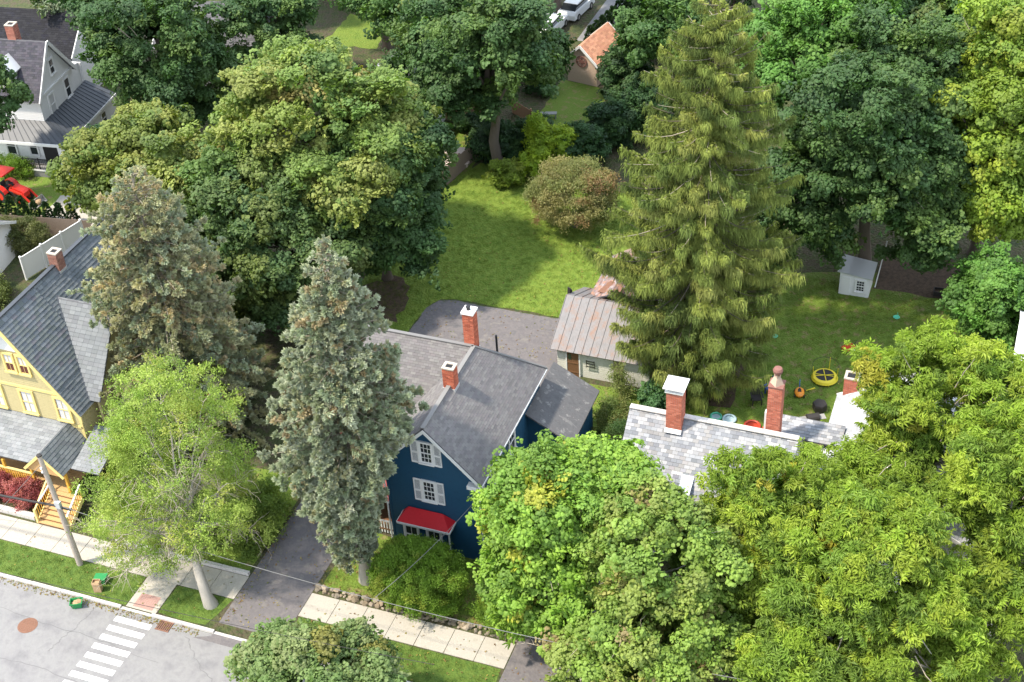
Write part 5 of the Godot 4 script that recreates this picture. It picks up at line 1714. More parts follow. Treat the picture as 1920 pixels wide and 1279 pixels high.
	# right-hand wood edge
	leafy("maple_tree", "large dark maple standing behind the white playhouse", Vector3(19.6, 0, -32.6), [E(-0.4, 10.2, 2.0, 5.2, 5.2, 4.6), E(-4.0, 5.6, 3.0, 3.4, 3.9, 3.1), E(2.8, 7.0, 1.6, 3.4, 3.8, 3.2), E(0.5, 12.8, -1.6, 4.2, 3.6, 4.0)], 0.95, 8.5, "maple", deep, 0.45, 1.0, 0.08, 12, 30, null, "maples at the right wood edge", -0.8)
	leafy("maple_tree", "brighter green maple right of the tall spruce's tip", Vector3(13.6, 0, -37.6), [E(0, 12.4, 0.6, 4.2, 4.0, 4.0), E(2.6, 13.0, -2.0, 3.4, 3.2, 3.4)], 0.95, 8.5, "maple", fresh, 0.4, 1.0, 0.08, 8, 20, null, "maples at the right wood edge")
	leafy("maple_tree", "yellow green maple filling the upper right corner", Vector3(26.4, 0, -36.2), [E(0.4, 11.0, 1.6, 4.4, 5.0, 4.2), E(1.6, 7.0, 3.2, 3.4, 3.6, 3.2), E(0.6, 14.6, -1.0, 4.0, 3.8, 4.0)], 0.95, 8.5, "maple", gold, 0.42, 1.0, 0.1, 10, 30, null, "maples at the right wood edge", -0.8)
	leafy("maple_tree", "dull green maple at the top right between dark and yellow crowns", Vector3(20.0, 0, -44.5), [E(0, 12, 0, 4.4, 3.8, 4.2)], 1.0, 8.0, "maple", mid, 0.35, 1.05, 0.08, 7, 20, null, "maples at the right wood edge")
	leafy("maple_tree", "round green sapling at the right edge above the lawn", Vector3(28.4, 0, -27.6), [E(0, 2.9, 0.2, 2.9, 2.6, 2.6)], 0.7, 10.0, "maple", fresh, 0.12, 0.9, 0.08, 6, 20, null, "maples at the right wood edge", -0.9)
	# foreground
	leafy("maple_tree", "lime green maple in front of the dark blue house's right side", Vector3(10.4, 0, 3.4), [E(-0.4, 7.0, -1.1, 3.3, 3.0, 3.1), E(-0.9, 4.5, 0.8, 2.7, 2.4, 2.3), E(1.5, 7.6, -2.2, 2.5, 2.3, 2.5), E(-0.4, 2.9, 1.3, 2.3, 1.7, 1.7)], 0.72, 10.0, "maple", lime, 0.24, 0.92, 0.1, 12, 60, M.pale_bark, "front yard maples", -0.75)
	leafy("maple_tree", "green maple with pinkish brown tips below the grey shingled roof", Vector3(15.4, 0, 4.4), [E(0.2, 7.0, -1.0, 3.2, 3.2, 3.0), E(0.8, 4.6, 1.6, 3.0, 2.8, 2.6), E(-0.6, 2.6, 3.0, 2.6, 2.2, 2.2)], 0.66, 11.0, "maple", turning, 0.22, 0.85, 0.08, 10, 40, M.pale_bark, "front yard maples", -0.75)
	leafy("maple_tree", "rounded maple crown cut by the bottom edge on the verge", Vector3(2.3, 0, 11.2), [E(-0.2, 4.0, 1.4, 3.5, 1.8, 2.3), E(-2.3, 4.0, 0.8, 2.2, 1.7, 1.8), E(2.6, 3.0, 1.6, 2.0, 1.6, 1.6)], 0.62, 12.0, "maple", [[Color(0.13, 0.19, 0.06), 4], [Color(0.17, 0.21, 0.08), 3], [Color(0.10, 0.16, 0.045), 3], [Color(0.17, 0.17, 0.04), 1]], 0.22, 0.82, 0.08, 8, 20, null, "front yard maples", -0.7)
	# hickories bottom right
	leafy("hickory_tree", "hickory covering the right half of the grey shingled roof", Vector3(20.2, 0, 0.6), [E(-0.3, 7.2, -1.2, 3.1, 3.0, 2.8), E(-0.8, 4.6, 1.2, 2.8, 2.8, 2.5)], 0.75, 9.0, "hickory", hick, 0.2, 1.05, 0.2, 12, 50, M.pale_bark, "hickories in the lower right", -0.8)
	leafy("hickory_tree", "wide hickory with bare forked limbs at the bottom edge", Vector3(25.0, 0, 4.0), [E(0.2, 8.4, -1.8, 3.6, 3.2, 3.2), E(-1.8, 5.2, 1.6, 3.0, 2.8, 2.4), E(2.0, 5.4, 0.4, 2.8, 2.8, 2.6)], 0.75, 9.0, "hickory", hick, 0.26, 1.05, 0.24, 14, 60, M.pale_bark, "hickories in the lower right", -0.8)
	leafy("hickory_tree", "yellow green hickory spreading over the hidden white house", Vector3(26.0, 0, -6.2), [E(0.1, 9.0, -3.2, 3.7, 3.1, 3.1), E(2.8, 9.6, -1.6, 3.2, 3.0, 3.0), E(-1.3, 6.6, -1.4, 2.1, 2.1, 2.1), E(-1.8, 6.4, 2.0, 2.6, 2.2, 2.4)], 0.75, 9.0, "hickory", hick, 0.24, 1.05, 0.24, 12, 60, M.pale_bark, "hickories in the lower right", -0.75)
	leafy("hickory_tree", "hickory with bleached dead twigs at the right edge", Vector3(30.6, 0, -1.0), [E(-0.2, 8.6, -2.4, 3.0, 4.0, 3.0), E(-0.8, 5.0, 1.6, 2.6, 2.8, 2.6), E(1.6, 9.0, -6.0, 3.2, 3.2, 3.0)], 0.75, 9.0, "hickory", hick, 0.22, 1.05, 0.24, 12, 60, M.pale_bark, "hickories in the lower right", -0.8)
	# conifers
	var spruce2 := stiff_spruce("brownish grey spruce beside the yellow house's roof", Vector3(-15.7, 0, -5.3), 17.6, Vector3(0.0, 0, 0), 5.9, [[Color(0.46, 0.47, 0.29), 4], [Color(0.53, 0.50, 0.30), 3], [Color(0.40, 0.45, 0.31), 4], [Color(0.58, 0.49, 0.29), 1.4]], [[Color(0.44, 0.43, 0.26), 3], [Color(0.42, 0.44, 0.26), 3], [Color(0.46, 0.38, 0.24), 0.6]], 11.0, 1.0, 0.08, 0.58, 0.5, 0.75)
	var rust := node("dead_branch", spruce2, Transform3D(Basis(), Vector3(3.6, 4.6, 2.2)))
	rust.set_meta("label", "rust red dead branch low on the spruce")
	var rt := []
	var rc := PackedColorArray()
	for i in 60:
		rt.append(Transform3D(frame_of((rdir() + Vector3(0.6, 0.2, 0.4)).normalized()).scaled(Vector3.ONE * rng.randf_range(0.5, 0.9)), rdir() * rng.randf_range(0.0, 0.6)))
		rc.append(jit(Color(0.42, 0.15, 0.075), 0.3))
	many("dead_needles", clump("tuft", 0), M.needle, rt, rc, rust)
	norway("tall golden green spruce with drooping branches behind the garage", Vector3(11.3, 0, -18.0), 24.3, Vector3(1.2, 0, -0.4), 6.7, [[Color(0.27, 0.32, 0.068), 5], [Color(0.22, 0.28, 0.06), 4], [Color(0.34, 0.37, 0.095), 2], [Color(0.16, 0.22, 0.05), 3]])
	var bp := [[Color(0.43, 0.47, 0.34), 5], [Color(0.37, 0.43, 0.28), 4], [Color(0.48, 0.51, 0.38), 2], [Color(0.44, 0.37, 0.22), 0.5]]
	var bi := [[Color(0.38, 0.42, 0.26), 4], [Color(0.42, 0.42, 0.25), 3], [Color(0.40, 0.33, 0.20), 0.8]]
	stiff_spruce("blue green spruce standing in front of the dark blue house", Vector3(-0.25, 0, 3.1), 21.8, Vector3(0.7, 0, 0.2), 5.9, bp, bi, 13.0, 2.4, 0.06, 0.82, 0.3, 0.27, 0.45, 0.6)
	airy_tree()
	# a bare dead tree at the second driveway
	var dt := thing("dead_tree", "bleached bare tree with forked branches beside the second driveway", "tree", Vector3(12.8, 0, 5.6))
	var ts := S()
	tube(ts, [Vector3(0, -0.1, 0), Vector3(-0.1, 1.0, -0.1), Vector3(-0.5, 2.4, -0.5), Vector3(-0.7, 3.4, -0.8)], [0.17, 0.13, 0.1, 0.06], 8)
	put("trunk", ts, M.pale_bark, dt)
	for q in [[Vector3(-0.5, 2.4, -0.5), Vector3(-2.4, 2.6, 0.4)], [Vector3(-0.7, 3.4, -0.8), Vector3(-2.0, 4.2, -0.6)], [Vector3(-0.4, 1.9, -0.4), Vector3(0.7, 3.0, -0.9)], [Vector3(-0.65, 3.2, -0.75), Vector3(-0.2, 4.4, -1.2)], [Vector3(-0.3, 1.6, -0.3), Vector3(-3.4, 1.9, 0.7)]]:
		var s := S()
		tube(s, curve(q[0], q[1], 0.12, 6, 0.09), taper(0.05, 0.012, 6), 5)
		for i in 5:
			var p: Vector3 = q[0].lerp(q[1], rng.randf_range(0.4, 0.95)) + UP * 0.08
			tube(s, curve(p, p + (rdir() + (q[1] - q[0]).normalized()) * 0.5, 0.05, 3, 0.04), taper(0.018, 0.006, 3), 4)
		put("limb", s, M.twig, dt)

func airy_tree() -> void:
	var t := thing("airy_tree", "sparse pale green tree with bare twigs in front of the yellow house", "tree", Vector3(-7.3, 0, 7.15))
	var base := [Vector3(0, -0.1, 0), Vector3(-0.15, 0.6, 0), Vector3(-0.55, 1.8, -0.35), Vector3(-1.1, 3.0, -1.0), Vector3(-1.7, 4.6, -1.9)]
	var st := S()
	tube(st, base, [0.42, 0.3, 0.25, 0.2, 0.14], 10)
	put("trunk", st, M.pale_bark, t)
	var pal := [[Color(0.22, 0.30, 0.055), 5], [Color(0.27, 0.34, 0.075), 4], [Color(0.17, 0.25, 0.045), 3], [Color(0.30, 0.33, 0.07), 1]]
	var puffs := crown(t, [E(-2.6, 7.5, -3.2, 4.4, 4.4, 3.9), E(-3.6, 4.0, -1.2, 3.4, 2.9, 3.0), E(-1.2, 4.4, -2.4, 3.2, 2.8, 2.8), E(-2.6, 6.2, -2.8, 2.6, 2.8, 2.4)], 0.62, 6.0, "fine", pal, 1.1, 0.44, -0.85)
	var tw := S()
	for i in 34:
		var q: Array = puffs[rng.randi() % puffs.size()]
		var f := rng.randf_range(0.35, 1.0)
		var p0: Vector3 = base[2].lerp(base[4], f)
		var p1: Vector3 = q[0] + q[1] * rng.randf_range(-0.3, 0.4)
		var pts := curve(p0, p1, 0.35, 8, 0.14)
		var s := S()
		tube(s, pts, taper(0.075, 0.012, 8), 5)
		put("limb", s, M.pale_bark, t)
		for k in 15:
			var j := rng.randi_range(3, 8)
			var c: Vector3 = pts[j]
			var dir: Vector3 = (rdir() + q[1] * 0.8 + UP * 0.1).normalized()
			var l := rng.randf_range(0.5, 1.5)
			var sub := curve(c, c + dir * l - UP * 0.15 * l, 0.08, 4, 0.06)
			tube(tw, sub, taper(0.02, 0.006, 4), 4)
			for m in 3:
				var q2: Vector3 = sub[rng.randi_range(1, 4)]
				tube(tw, [q2, q2 + (rdir() + dir).normalized() * rng.randf_range(0.25, 0.6)], [0.009, 0.004], 3)
	put("twigs", tw, M.twig, t, "stuff")

func shrub(n: String, label: String, at: Vector3, lobes: Array, puff: float, dens: float, kind: String, pal: Array, size := 1.0, cat := "shrub", group := "", low := -0.6, skip := 0.02) -> void:
	var t := thing(n, label, cat, at, 0.0, group)
	var puffs := crown(t, lobes, puff, dens, kind, pal, size, skip, low)
	var st := S()
	for i in 5:
		var p: Vector3 = puffs[rng.randi() % puffs.size()][0]
		tube(st, curve(Vector3(rng.randf_range(-0.1, 0.1), -0.05, rng.randf_range(-0.1, 0.1)), p * 0.9, 0.05, 4, 0.04), taper(0.035, 0.01, 4), 5)
	put("stems", st, M.bark, t)

func arborvitae(label: String, at: Vector3, hgt: float, r: float, group: String) -> void:
	var t := thing("arborvitae", label, "shrub", at, 0.0, group)
	var st := S()
	tube(st, [Vector3(0, -0.05, 0), Vector3(0, hgt * 0.8, 0)], [0.04, 0.01], 5)
	put("stem", st, M.bark, t)
	var tf := []
	var cols := PackedColorArray()
	for i in int(90 * hgt):
		var f := pow(rng.randf(), 1.3)
		var a := rng.randf() * TAU
		var rr := r * pow(1 - f, 0.7) * rng.randf_range(0.75, 1.05) + 0.03
		var out := Vector3(cos(a), 0, sin(a))
		tf.append(Transform3D(frame_of((UP * 1.6 + out + rdir() * 0.3).normalized()).scaled(Vector3.ONE * rng.randf_range(0.5, 0.8)), out * rr + UP * (0.08 + f * hgt)))
		cols.append(jit(Color(0.035, 0.085, 0.02), 0.25))
	many("foliage", clump("tuft", 1), M.needle, tf, cols, t)

func build_shrubs() -> void:
	var yew := [[Color(0.11, 0.195, 0.016), 5], [Color(0.13, 0.215, 0.02), 3], [Color(0.17, 0.22, 0.025), 1]]
	shrub("yew_bush", "big clipped dome of dark green yew before the red awning", Vector3(2.9, 0, 3.0), [E(0.1, 1.75, 0.5, 2.35, 2.0, 1.8)], 0.36, 34.0, "small", yew, 1.0, "shrub", "", -0.95, 0.0)
	shrub("japanese_maple", "round russet green Japanese maple on the back lawn", Vector3(-0.3, 0, -32.0), [E(0, 2.4, 0, 3.0, 2.3, 2.7)], 0.6, 14.0, "fine", [[Color(0.20, 0.185, 0.07), 4], [Color(0.17, 0.185, 0.065), 5], [Color(0.23, 0.15, 0.07), 1.2], [Color(0.24, 0.22, 0.09), 2]], 1.2, "tree", "", -0.55)
	var limep := [[Color(0.24, 0.32, 0.02), 5], [Color(0.19, 0.28, 0.02), 3]]
	shrub("golden_shrub", "bright yellow green shrub with upright stems beyond the lawn", Vector3(-4.6, 0, -38.6), [E(-0.8, 3.0, 0, 0.8, 1.6, 0.8), E(1.0, 2.5, -0.4, 1.0, 1.2, 0.9), E(-0.3, 1.4, 1.0, 1.2, 1.2, 0.9)], 0.4, 16.0, "maple", limep, 0.7)
	shrub("golden_shrub", "low yellow green bush at the end of the lawn's plank fence", Vector3(-7.0, 0, -36.2), [E(0, 0.8, 0, 1.2, 0.9, 1.0)], 0.35, 18.0, "maple", [[Color(0.14, 0.2, 0.02), 4], [Color(0.18, 0.22, 0.025), 2]], 0.6)
	var dk := [[Color(0.03, 0.075, 0.022), 4], [Color(0.045, 0.095, 0.025), 3], [Color(0.022, 0.055, 0.02), 3]]
	var spots := [[-8.9, -39.4, 1.6, 1.5, "dark shrub behind the low yellow green bush"], [-6.6, -40.6, 1.5, 1.5, "dark shrub behind the upright golden shrub"], [-2.4, -39.8, 1.8, 1.8, "grey green shrub between golden shrub and Japanese maple"], [-1.4, -44.0, 1.9, 1.8, "dark green shrub below the peach shed's right side"], [-2.4, -51.0, 1.9, 2.2, "dark bush covering the peach shed's right corner"], [1.2, -46.0, 2.2, 2.4, "shadowy bush left of the tall spruce"], [-9.6, -50.6, 1.3, 1.0, "purplish dark bush at the peach shed's left corner"], [-3.4, -58.5, 2.0, 2.2, "dark bush right of the arborvitae hedge"], [-12.6, -43.0, 0.9, 0.7, "small bush at the tan plank fence"], [-10.6, -42.0, 1.0, 0.8, "small dark bush at the corner of two fences"]]
	for s in spots:
		shrub("shrub", s[4], Vector3(s[0], 0, s[1]), [E(0, s[3] * 0.9, 0, s[2], s[3], s[2])], 0.5, 14.0, "maple", dk, 0.7, "shrub", "dark shrubs beyond the lawn", -0.7)
	shrub("shrub", "airy olive bush in front of the cream garage", Vector3(8.1, 0, -15.2), [E(0, 0.9, 0, 0.55, 1.2, 0.5)], 0.32, 9.0, "fine", [[Color(0.17, 0.2, 0.06), 4], [Color(0.13, 0.17, 0.04), 3]], 1.0, "shrub", "", -0.8, 0.1)
	shrub("shrub", "dark leafy shrub at the garage's right corner", Vector3(10.5, 0, -14.2), [E(0, 1.0, 0, 0.9, 1.1, 0.9)], 0.4, 18.0, "maple", fresh_dark(), 0.6, "shrub", "", -0.8)
	shrub("shrub", "green weeds between the dark blue house's lean-to and the garage", Vector3(8.8, 0, -12.0), [E(0, 0.8, 0, 1.0, 1.1, 1.6)], 0.4, 14.0, "fine", [[Color(0.10, 0.14, 0.03), 4], [Color(0.14, 0.15, 0.04), 2]], 1.0, "shrub", "", -0.8)
	shrub("shrub", "dark conical bush left of the grey shingled roof", Vector3(9.8, 0, -8.6), [E(0, 1.6, 0, 0.9, 1.9, 0.9)], 0.4, 16.0, "small", [[Color(0.04, 0.085, 0.02), 4], [Color(0.06, 0.1, 0.02), 2]], 1.0, "shrub", "", -0.9)
	shrub("shrub", "dark hedge-like bush below the lime green maple", Vector3(7.6, 0, 3.3), [E(0, 0.9, 0, 1.5, 1.2, 1.2)], 0.45, 16.0, "small", yew, 1.0, "shrub", "", -0.9)
	shrub("shrub", "low green bush on the driveway's left side under the airy tree", Vector3(-7.6, 0, 1.8), [E(0, 1.1, 0, 1.5, 1.4, 2.2)], 0.5, 14.0, "fine", [[Color(0.10, 0.16, 0.025), 4], [Color(0.15, 0.21, 0.03), 3]], 1.1, "shrub", "", -0.9)
	shrub("shrub", "low green bush behind the granite edging", Vector3(-10.6, 0, 2.4), [E(0, 0.8, 0, 1.8, 1.0, 1.6)], 0.5, 14.0, "fine", [[Color(0.08, 0.14, 0.025), 4], [Color(0.12, 0.17, 0.03), 3]], 1.1, "shrub", "", -0.9)
	shrub("shrub", "low green bush behind the left fence near the white boards", Vector3(-37.0, 0, -18.6), [E(0, 1.0, 0, 1.9, 1.2, 1.0), E(-2.6, 0.9, 0.2, 1.4, 1.0, 1.0)], 0.5, 14.0, "small", [[Color(0.11, 0.12, 0.04), 4], [Color(0.08, 0.1, 0.03), 3]], 1.2, "shrub", "", -0.8)
	shrub("shrub", "dark green hedge under the white house's porch windows", Vector3(-44.4, 0, -27.2), [E(0, 0.6, 0, 1.6, 0.8, 0.8)], 0.4, 16.0, "small", yew, 1.1, "shrub", "", -0.9)
	shrub("shrub", "bluish green bush at the white house's right porch wall", Vector3(-38.4, 0, -30.4), [E(0, 1.5, 0, 1.4, 1.6, 1.8)], 0.5, 14.0, "maple", fresh_dark(), 0.7, "shrub", "", -0.8)
	shrub("shrub", "green seedling bush at the white outbuilding's corner", Vector3(-35.4, 0, -12.6), [E(0, 0.9, 0, 1.3, 1.2, 1.0)], 0.4, 12.0, "fine", [[Color(0.14, 0.17, 0.05), 4]], 1.2, "shrub", "", -0.8)
	shrub("shrub", "small weed tuft behind the garage's ridge", Vector3(3.2, 0, -21.6), [E(0, 0.5, 0, 0.5, 0.6, 0.5)], 0.3, 12.0, "fine", [[Color(0.12, 0.16, 0.03), 4]], 1.0, "shrub", "", -0.8)
	# barberry at the porch of the yellow house
	var red := [[Color(0.30, 0.075, 0.08), 4], [Color(0.38, 0.13, 0.12), 3], [Color(0.22, 0.05, 0.055), 3]]
	shrub("barberry_bush", "dark red barberry bush left of the yellow porch stairs", Vector3(-21.2, 0, 3.6), [E(0, 0.8, 0, 1.0, 0.8, 0.7)], 0.34, 22.0, "small", red, 1.0, "shrub", "barberry bushes", -0.9)
	shrub("barberry_bush", "dark red barberry bush at the left edge by the yellow porch", Vector3(-23.2, 0, 3.5), [E(0, 0.8, 0, 1.1, 0.8, 0.7)], 0.34, 22.0, "small", red, 1.0, "shrub", "barberry bushes", -0.9)
	# small arborvitae row and far hedge
	for i in 8:
		var words := ["first", "second", "third", "fourth", "fifth", "sixth", "seventh", "eighth"]
		arborvitae("small dark arborvitae before the grey plank fence, %s from the right" % words[i], Vector3(-35.7 - i * 0.95, 0, -22.6 + i * 0.14), 1.5 + (0.3 if i > 3 else 0.0), 0.42, "arborvitae at the grey plank fence")
	for i in 14:
		var words := ["nearest", "second", "third", "fourth", "fifth", "sixth", "seventh", "eighth", "ninth", "tenth", "eleventh", "twelfth", "thirteenth", "farthest"]
		arborvitae("hedge arborvitae beside the grey lane, %s in the row" % words[i], Vector3(-7.6 + i * 0.17, 0, -58.2 - i * 1.05), 2.3, 0.75, "arborvitae hedge beside the grey lane")

func fresh_dark() -> Array:
	return [[Color(0.045, 0.11, 0.035), 4], [Color(0.06, 0.13, 0.035), 3], [Color(0.03, 0.08, 0.03), 2]]

# ---------------------------------------------------------------- things in the street
func cable(n: String, label: String, a: Vector3, b: Vector3, sag: float, r: float, m: Material) -> void:
	var t := thing(n, label, "cable", a)
	var st := S()
	tube(st, curve(Vector3.ZERO, b - a, -sag, 16), taper(r, r, 16), 6)
	put("strand", st, m, t)

func build_street_things() -> void:
	var p := thing("utility_pole", "weathered wooden utility pole standing on the verge by the yellow house", "utility pole", Vector3(-15.6, 0, 6.75))
	var st := S()
	tube(st, [Vector3(0, -0.1, 0), Vector3(-0.1, 2.5, 0), Vector3(-0.2, 5, 0), Vector3(-0.35, 7.75, 0)], [0.17, 0.155, 0.14, 0.12], 10)
	put("pole", st, M.pole_wood, p)
	var cp := S()
	lathe(cp, Vector3(-0.35, 7.75, 0), [Vector2(0.15, 0), Vector2(0.14, 0.06), Vector2(0, 0.1)], 10)
	put("cap", cp, M.charcoal, p)
	for s in [-1, 1]:
		var b := S()
		bar(b, Vector3(-0.25, 5.9, s * 0.08), Vector3(-1.0, 4.75, s * 0.08 + 0.3), 0.07, 0.05)
		put("brace", b, M.white_trim, p)
	var cl := S()
	box(cl, Vector3(-0.02, 4.55, 0.14), Vector3(0.32, 0.42, 0.2))
	put("splice_box", cl, M.metal_vent, p)
	var bk := S()
	box(bk, Vector3(0.25, 4.35, 0.1), Vector3(0.9, 0.1, 0.1))
	put("bracket", bk, M.black_metal, p)
	for q in [-0.3, -0.05]:
		var s := S()
		lathe(s, Vector3(-0.33, 7.0 + q, 0.16), [Vector2(0.03, 0), Vector2(0.06, 0.05), Vector2(0.04, 0.09), Vector2(0.06, 0.13), Vector2(0.0, 0.18)], 8)
		put("insulator", s, M.white_trim, p)
	cable("cable_bundle", "thick dark cable bundle left of the utility pole", Vector3(-40, 5.2, 7.6), Vector3(-15.75, 4.5, 6.95), 0.5, 0.07, M.charcoal)
	cable("overhead_wire", "pale overhead wire crossing above the driveway and the yew", Vector3(-15.5, 4.5, 6.9), Vector3(24, 5.0, 7.3), 1.2, 0.018, M.wire)
	cable("overhead_wire", "thin service wire running to the dark blue house over the yew", Vector3(2.4, 3.5, 6.9), Vector3(5.5, 5.2, 0.1), 0.3, 0.016, M.wire)
	cable("overhead_wire", "thin slack wire over the left pavement to the pole top", Vector3(-22.4, 0.05, 5.2), Vector3(-15.95, 7.2, 6.75), 0.0, 0.014, M.wire)
	cable("overhead_wire", "dark wire high over the street near the bottom edge", Vector3(-26, 6.6, 13.5), Vector3(8, 6.6, 12.2), 0.5, 0.014, M.charcoal)
	# iron things let into the street
	var mh := thing("manhole_cover", "round rusty manhole cover in the street", "manhole", Vector3(-15.85, -0.126, 11.25))
	var m1 := S()
	lathe(m1, Vector3.ZERO, [Vector2(0.52, 0), Vector2(0.52, 0.012), Vector2(0.45, 0.014), Vector2(0, 0.014)], 28)
	put("rim", m1, M.rust, mh)
	for i in 7:
		var s := S()
		box(s, Vector3(0, 0.018, -0.33 + i * 0.11), Vector3(2.0 * sqrt(maxf(0.01, 0.19 - pow(-0.33 + i * 0.11, 2))), 0.01, 0.05))
		put("rib", s, M.rust, mh)
	var sd := thing("storm_drain", "rust red storm drain grate at the kerb beside the crossing", "drain", Vector3(-8.95, -0.126, 9.1))
	var fr := S()
	box(fr, Vector3(0, 0.004, 0), Vector3(0.78, 0.012, 0.62))
	put("pit", fr, M.charcoal, sd)
	for i in 7:
		var s := S()
		box(s, Vector3(-0.33 + i * 0.11, 0.016, 0), Vector3(0.06, 0.02, 0.6))
		put("grate_bar", s, M.rust, sd)
	for q in [-0.3, 0.3]:
		var s := S()
		box(s, Vector3(0, 0.018, q), Vector3(0.8, 0.022, 0.07))
		put("grate_edge", s, M.rust, sd)
	# recycling on the kerb
	var b := thing("recycling_bin", "green open recycling bin standing in the street at the kerb", "bin", Vector3(-14.1, -0.12, 9.3), 0.5)
	for s in [-1, 1]:
		var q := S()
		plate(q, [Vector3(-0.24, 0.02, s * 0.17), Vector3(0.24, 0.02, s * 0.17), Vector3(0.3, 0.36, s * 0.22), Vector3(-0.3, 0.36, s * 0.22)], Vector3(0, 0, -s * 0.02))
		put("side", q, M.bin_green, b)
		var e := S()
		plate(e, [Vector3(s * 0.24, 0.02, -0.17), Vector3(s * 0.24, 0.02, 0.17), Vector3(s * 0.3, 0.36, 0.22), Vector3(s * 0.3, 0.36, -0.22)], Vector3(-s * 0.02, 0, 0))
		put("end", e, M.bin_green, b)
	var bt := S()
	box(bt, Vector3(0, 0.02, 0), Vector3(0.48, 0.03, 0.34))
	put("bottom", bt, M.bin_green, b)
	var rm := S()
	for s in [-1, 1]:
		box(rm, Vector3(0, 0.37, s * 0.23), Vector3(0.66, 0.04, 0.04))
		box(rm, Vector3(s * 0.31, 0.37, 0), Vector3(0.04, 0.04, 0.46))
	put("rim", rm, M.bin_green, b)
	var ct := thing("cardboard_pieces", "brown cardboard pieces lying in the open green bin", "cardboard", Vector3(-14.1, 0.0, 9.3), 0.5)
	for i in 4:
		var s := S()
		box(s, Vector3(-0.15 + i * 0.1, 0.12 + 0.03 * i, rng.randf_range(-0.05, 0.05)), Vector3(0.2, 0.02, 0.3), Basis(Vector3(0.3, 0.2, 1).normalized(), 0.5 - 0.3 * i))
		put("piece", s, M.paper_brown, ct)
	var bag := thing("paper_bag", "brown paper yard waste bag on the grass verge", "bag", Vector3(-13.55, 0, 8.1), 0.3)
	var bg := S()
	plate(bg, [Vector3(-0.2, 0, -0.15), Vector3(0.2, 0, -0.15), Vector3(0.2, 0, 0.15), Vector3(-0.2, 0, 0.15)], Vector3(0, 0.6, 0))
	put("body", bg, M.paper_brown, bag)
	var bf := S()
	for i in 4:
		var a := i * PI / 2
		box(bf, Vector3(cos(a) * 0.2, 0.66, sin(a) * 0.15), Vector3(0.03 + absf(sin(a)) * 0.36, 0.14, 0.03 + absf(cos(a)) * 0.26), Basis(Vector3(sin(a), 0, -cos(a)), -0.25))
	put("folded_top", bf, M.paper_brown, bag)
	var gb := thing("recycling_bin", "second green bin lying behind the paper bag on the verge", "bin", Vector3(-13.75, 0, 7.5), 0.2)
	var g1 := S()
	plate(g1, [Vector3(-0.28, 0, -0.2), Vector3(0.28, 0, -0.2), Vector3(0.33, 0.34, -0.24), Vector3(-0.33, 0.34, -0.24)], Vector3(0, 0, 0.03))
	plate(g1, [Vector3(-0.28, 0, 0.2), Vector3(0.28, 0, 0.2), Vector3(0.33, 0.34, 0.24), Vector3(-0.33, 0.34, 0.24)], Vector3(0, 0, -0.03))
	put("side", g1, M.bin_green, gb)
	var g2 := S()
	box(g2, Vector3(0, 0.36, 0), Vector3(0.7, 0.05, 0.52), Basis(Vector3(0, 0, 1), 0.12))
	put("lid", g2, M.bin_green, gb)

func wheel(parent: Node, at: Vector3, r: float, w: float, rim: Material) -> void:
	var o := node("wheel", parent, Transform3D(Basis(Vector3.RIGHT, PI / 2), at))
	var t := S()
	lathe(t, Vector3(0, -w / 2, 0), [Vector2(r * 0.6, 0), Vector2(r * 0.93, 0), Vector2(r, w * 0.18), Vector2(r, w * 0.82), Vector2(r * 0.93, w), Vector2(r * 0.6, w)], 20)
	put("tyre", t, M.rubber, o)
	var h := S()
	lathe(h, Vector3(0, -w / 2, 0), [Vector2(0, w * 0.1), Vector2(r * 0.6, w * 0.06), Vector2(r * 0.6, w * 0.94), Vector2(0, w * 0.9)], 16)
	put("rim", h, rim, o)

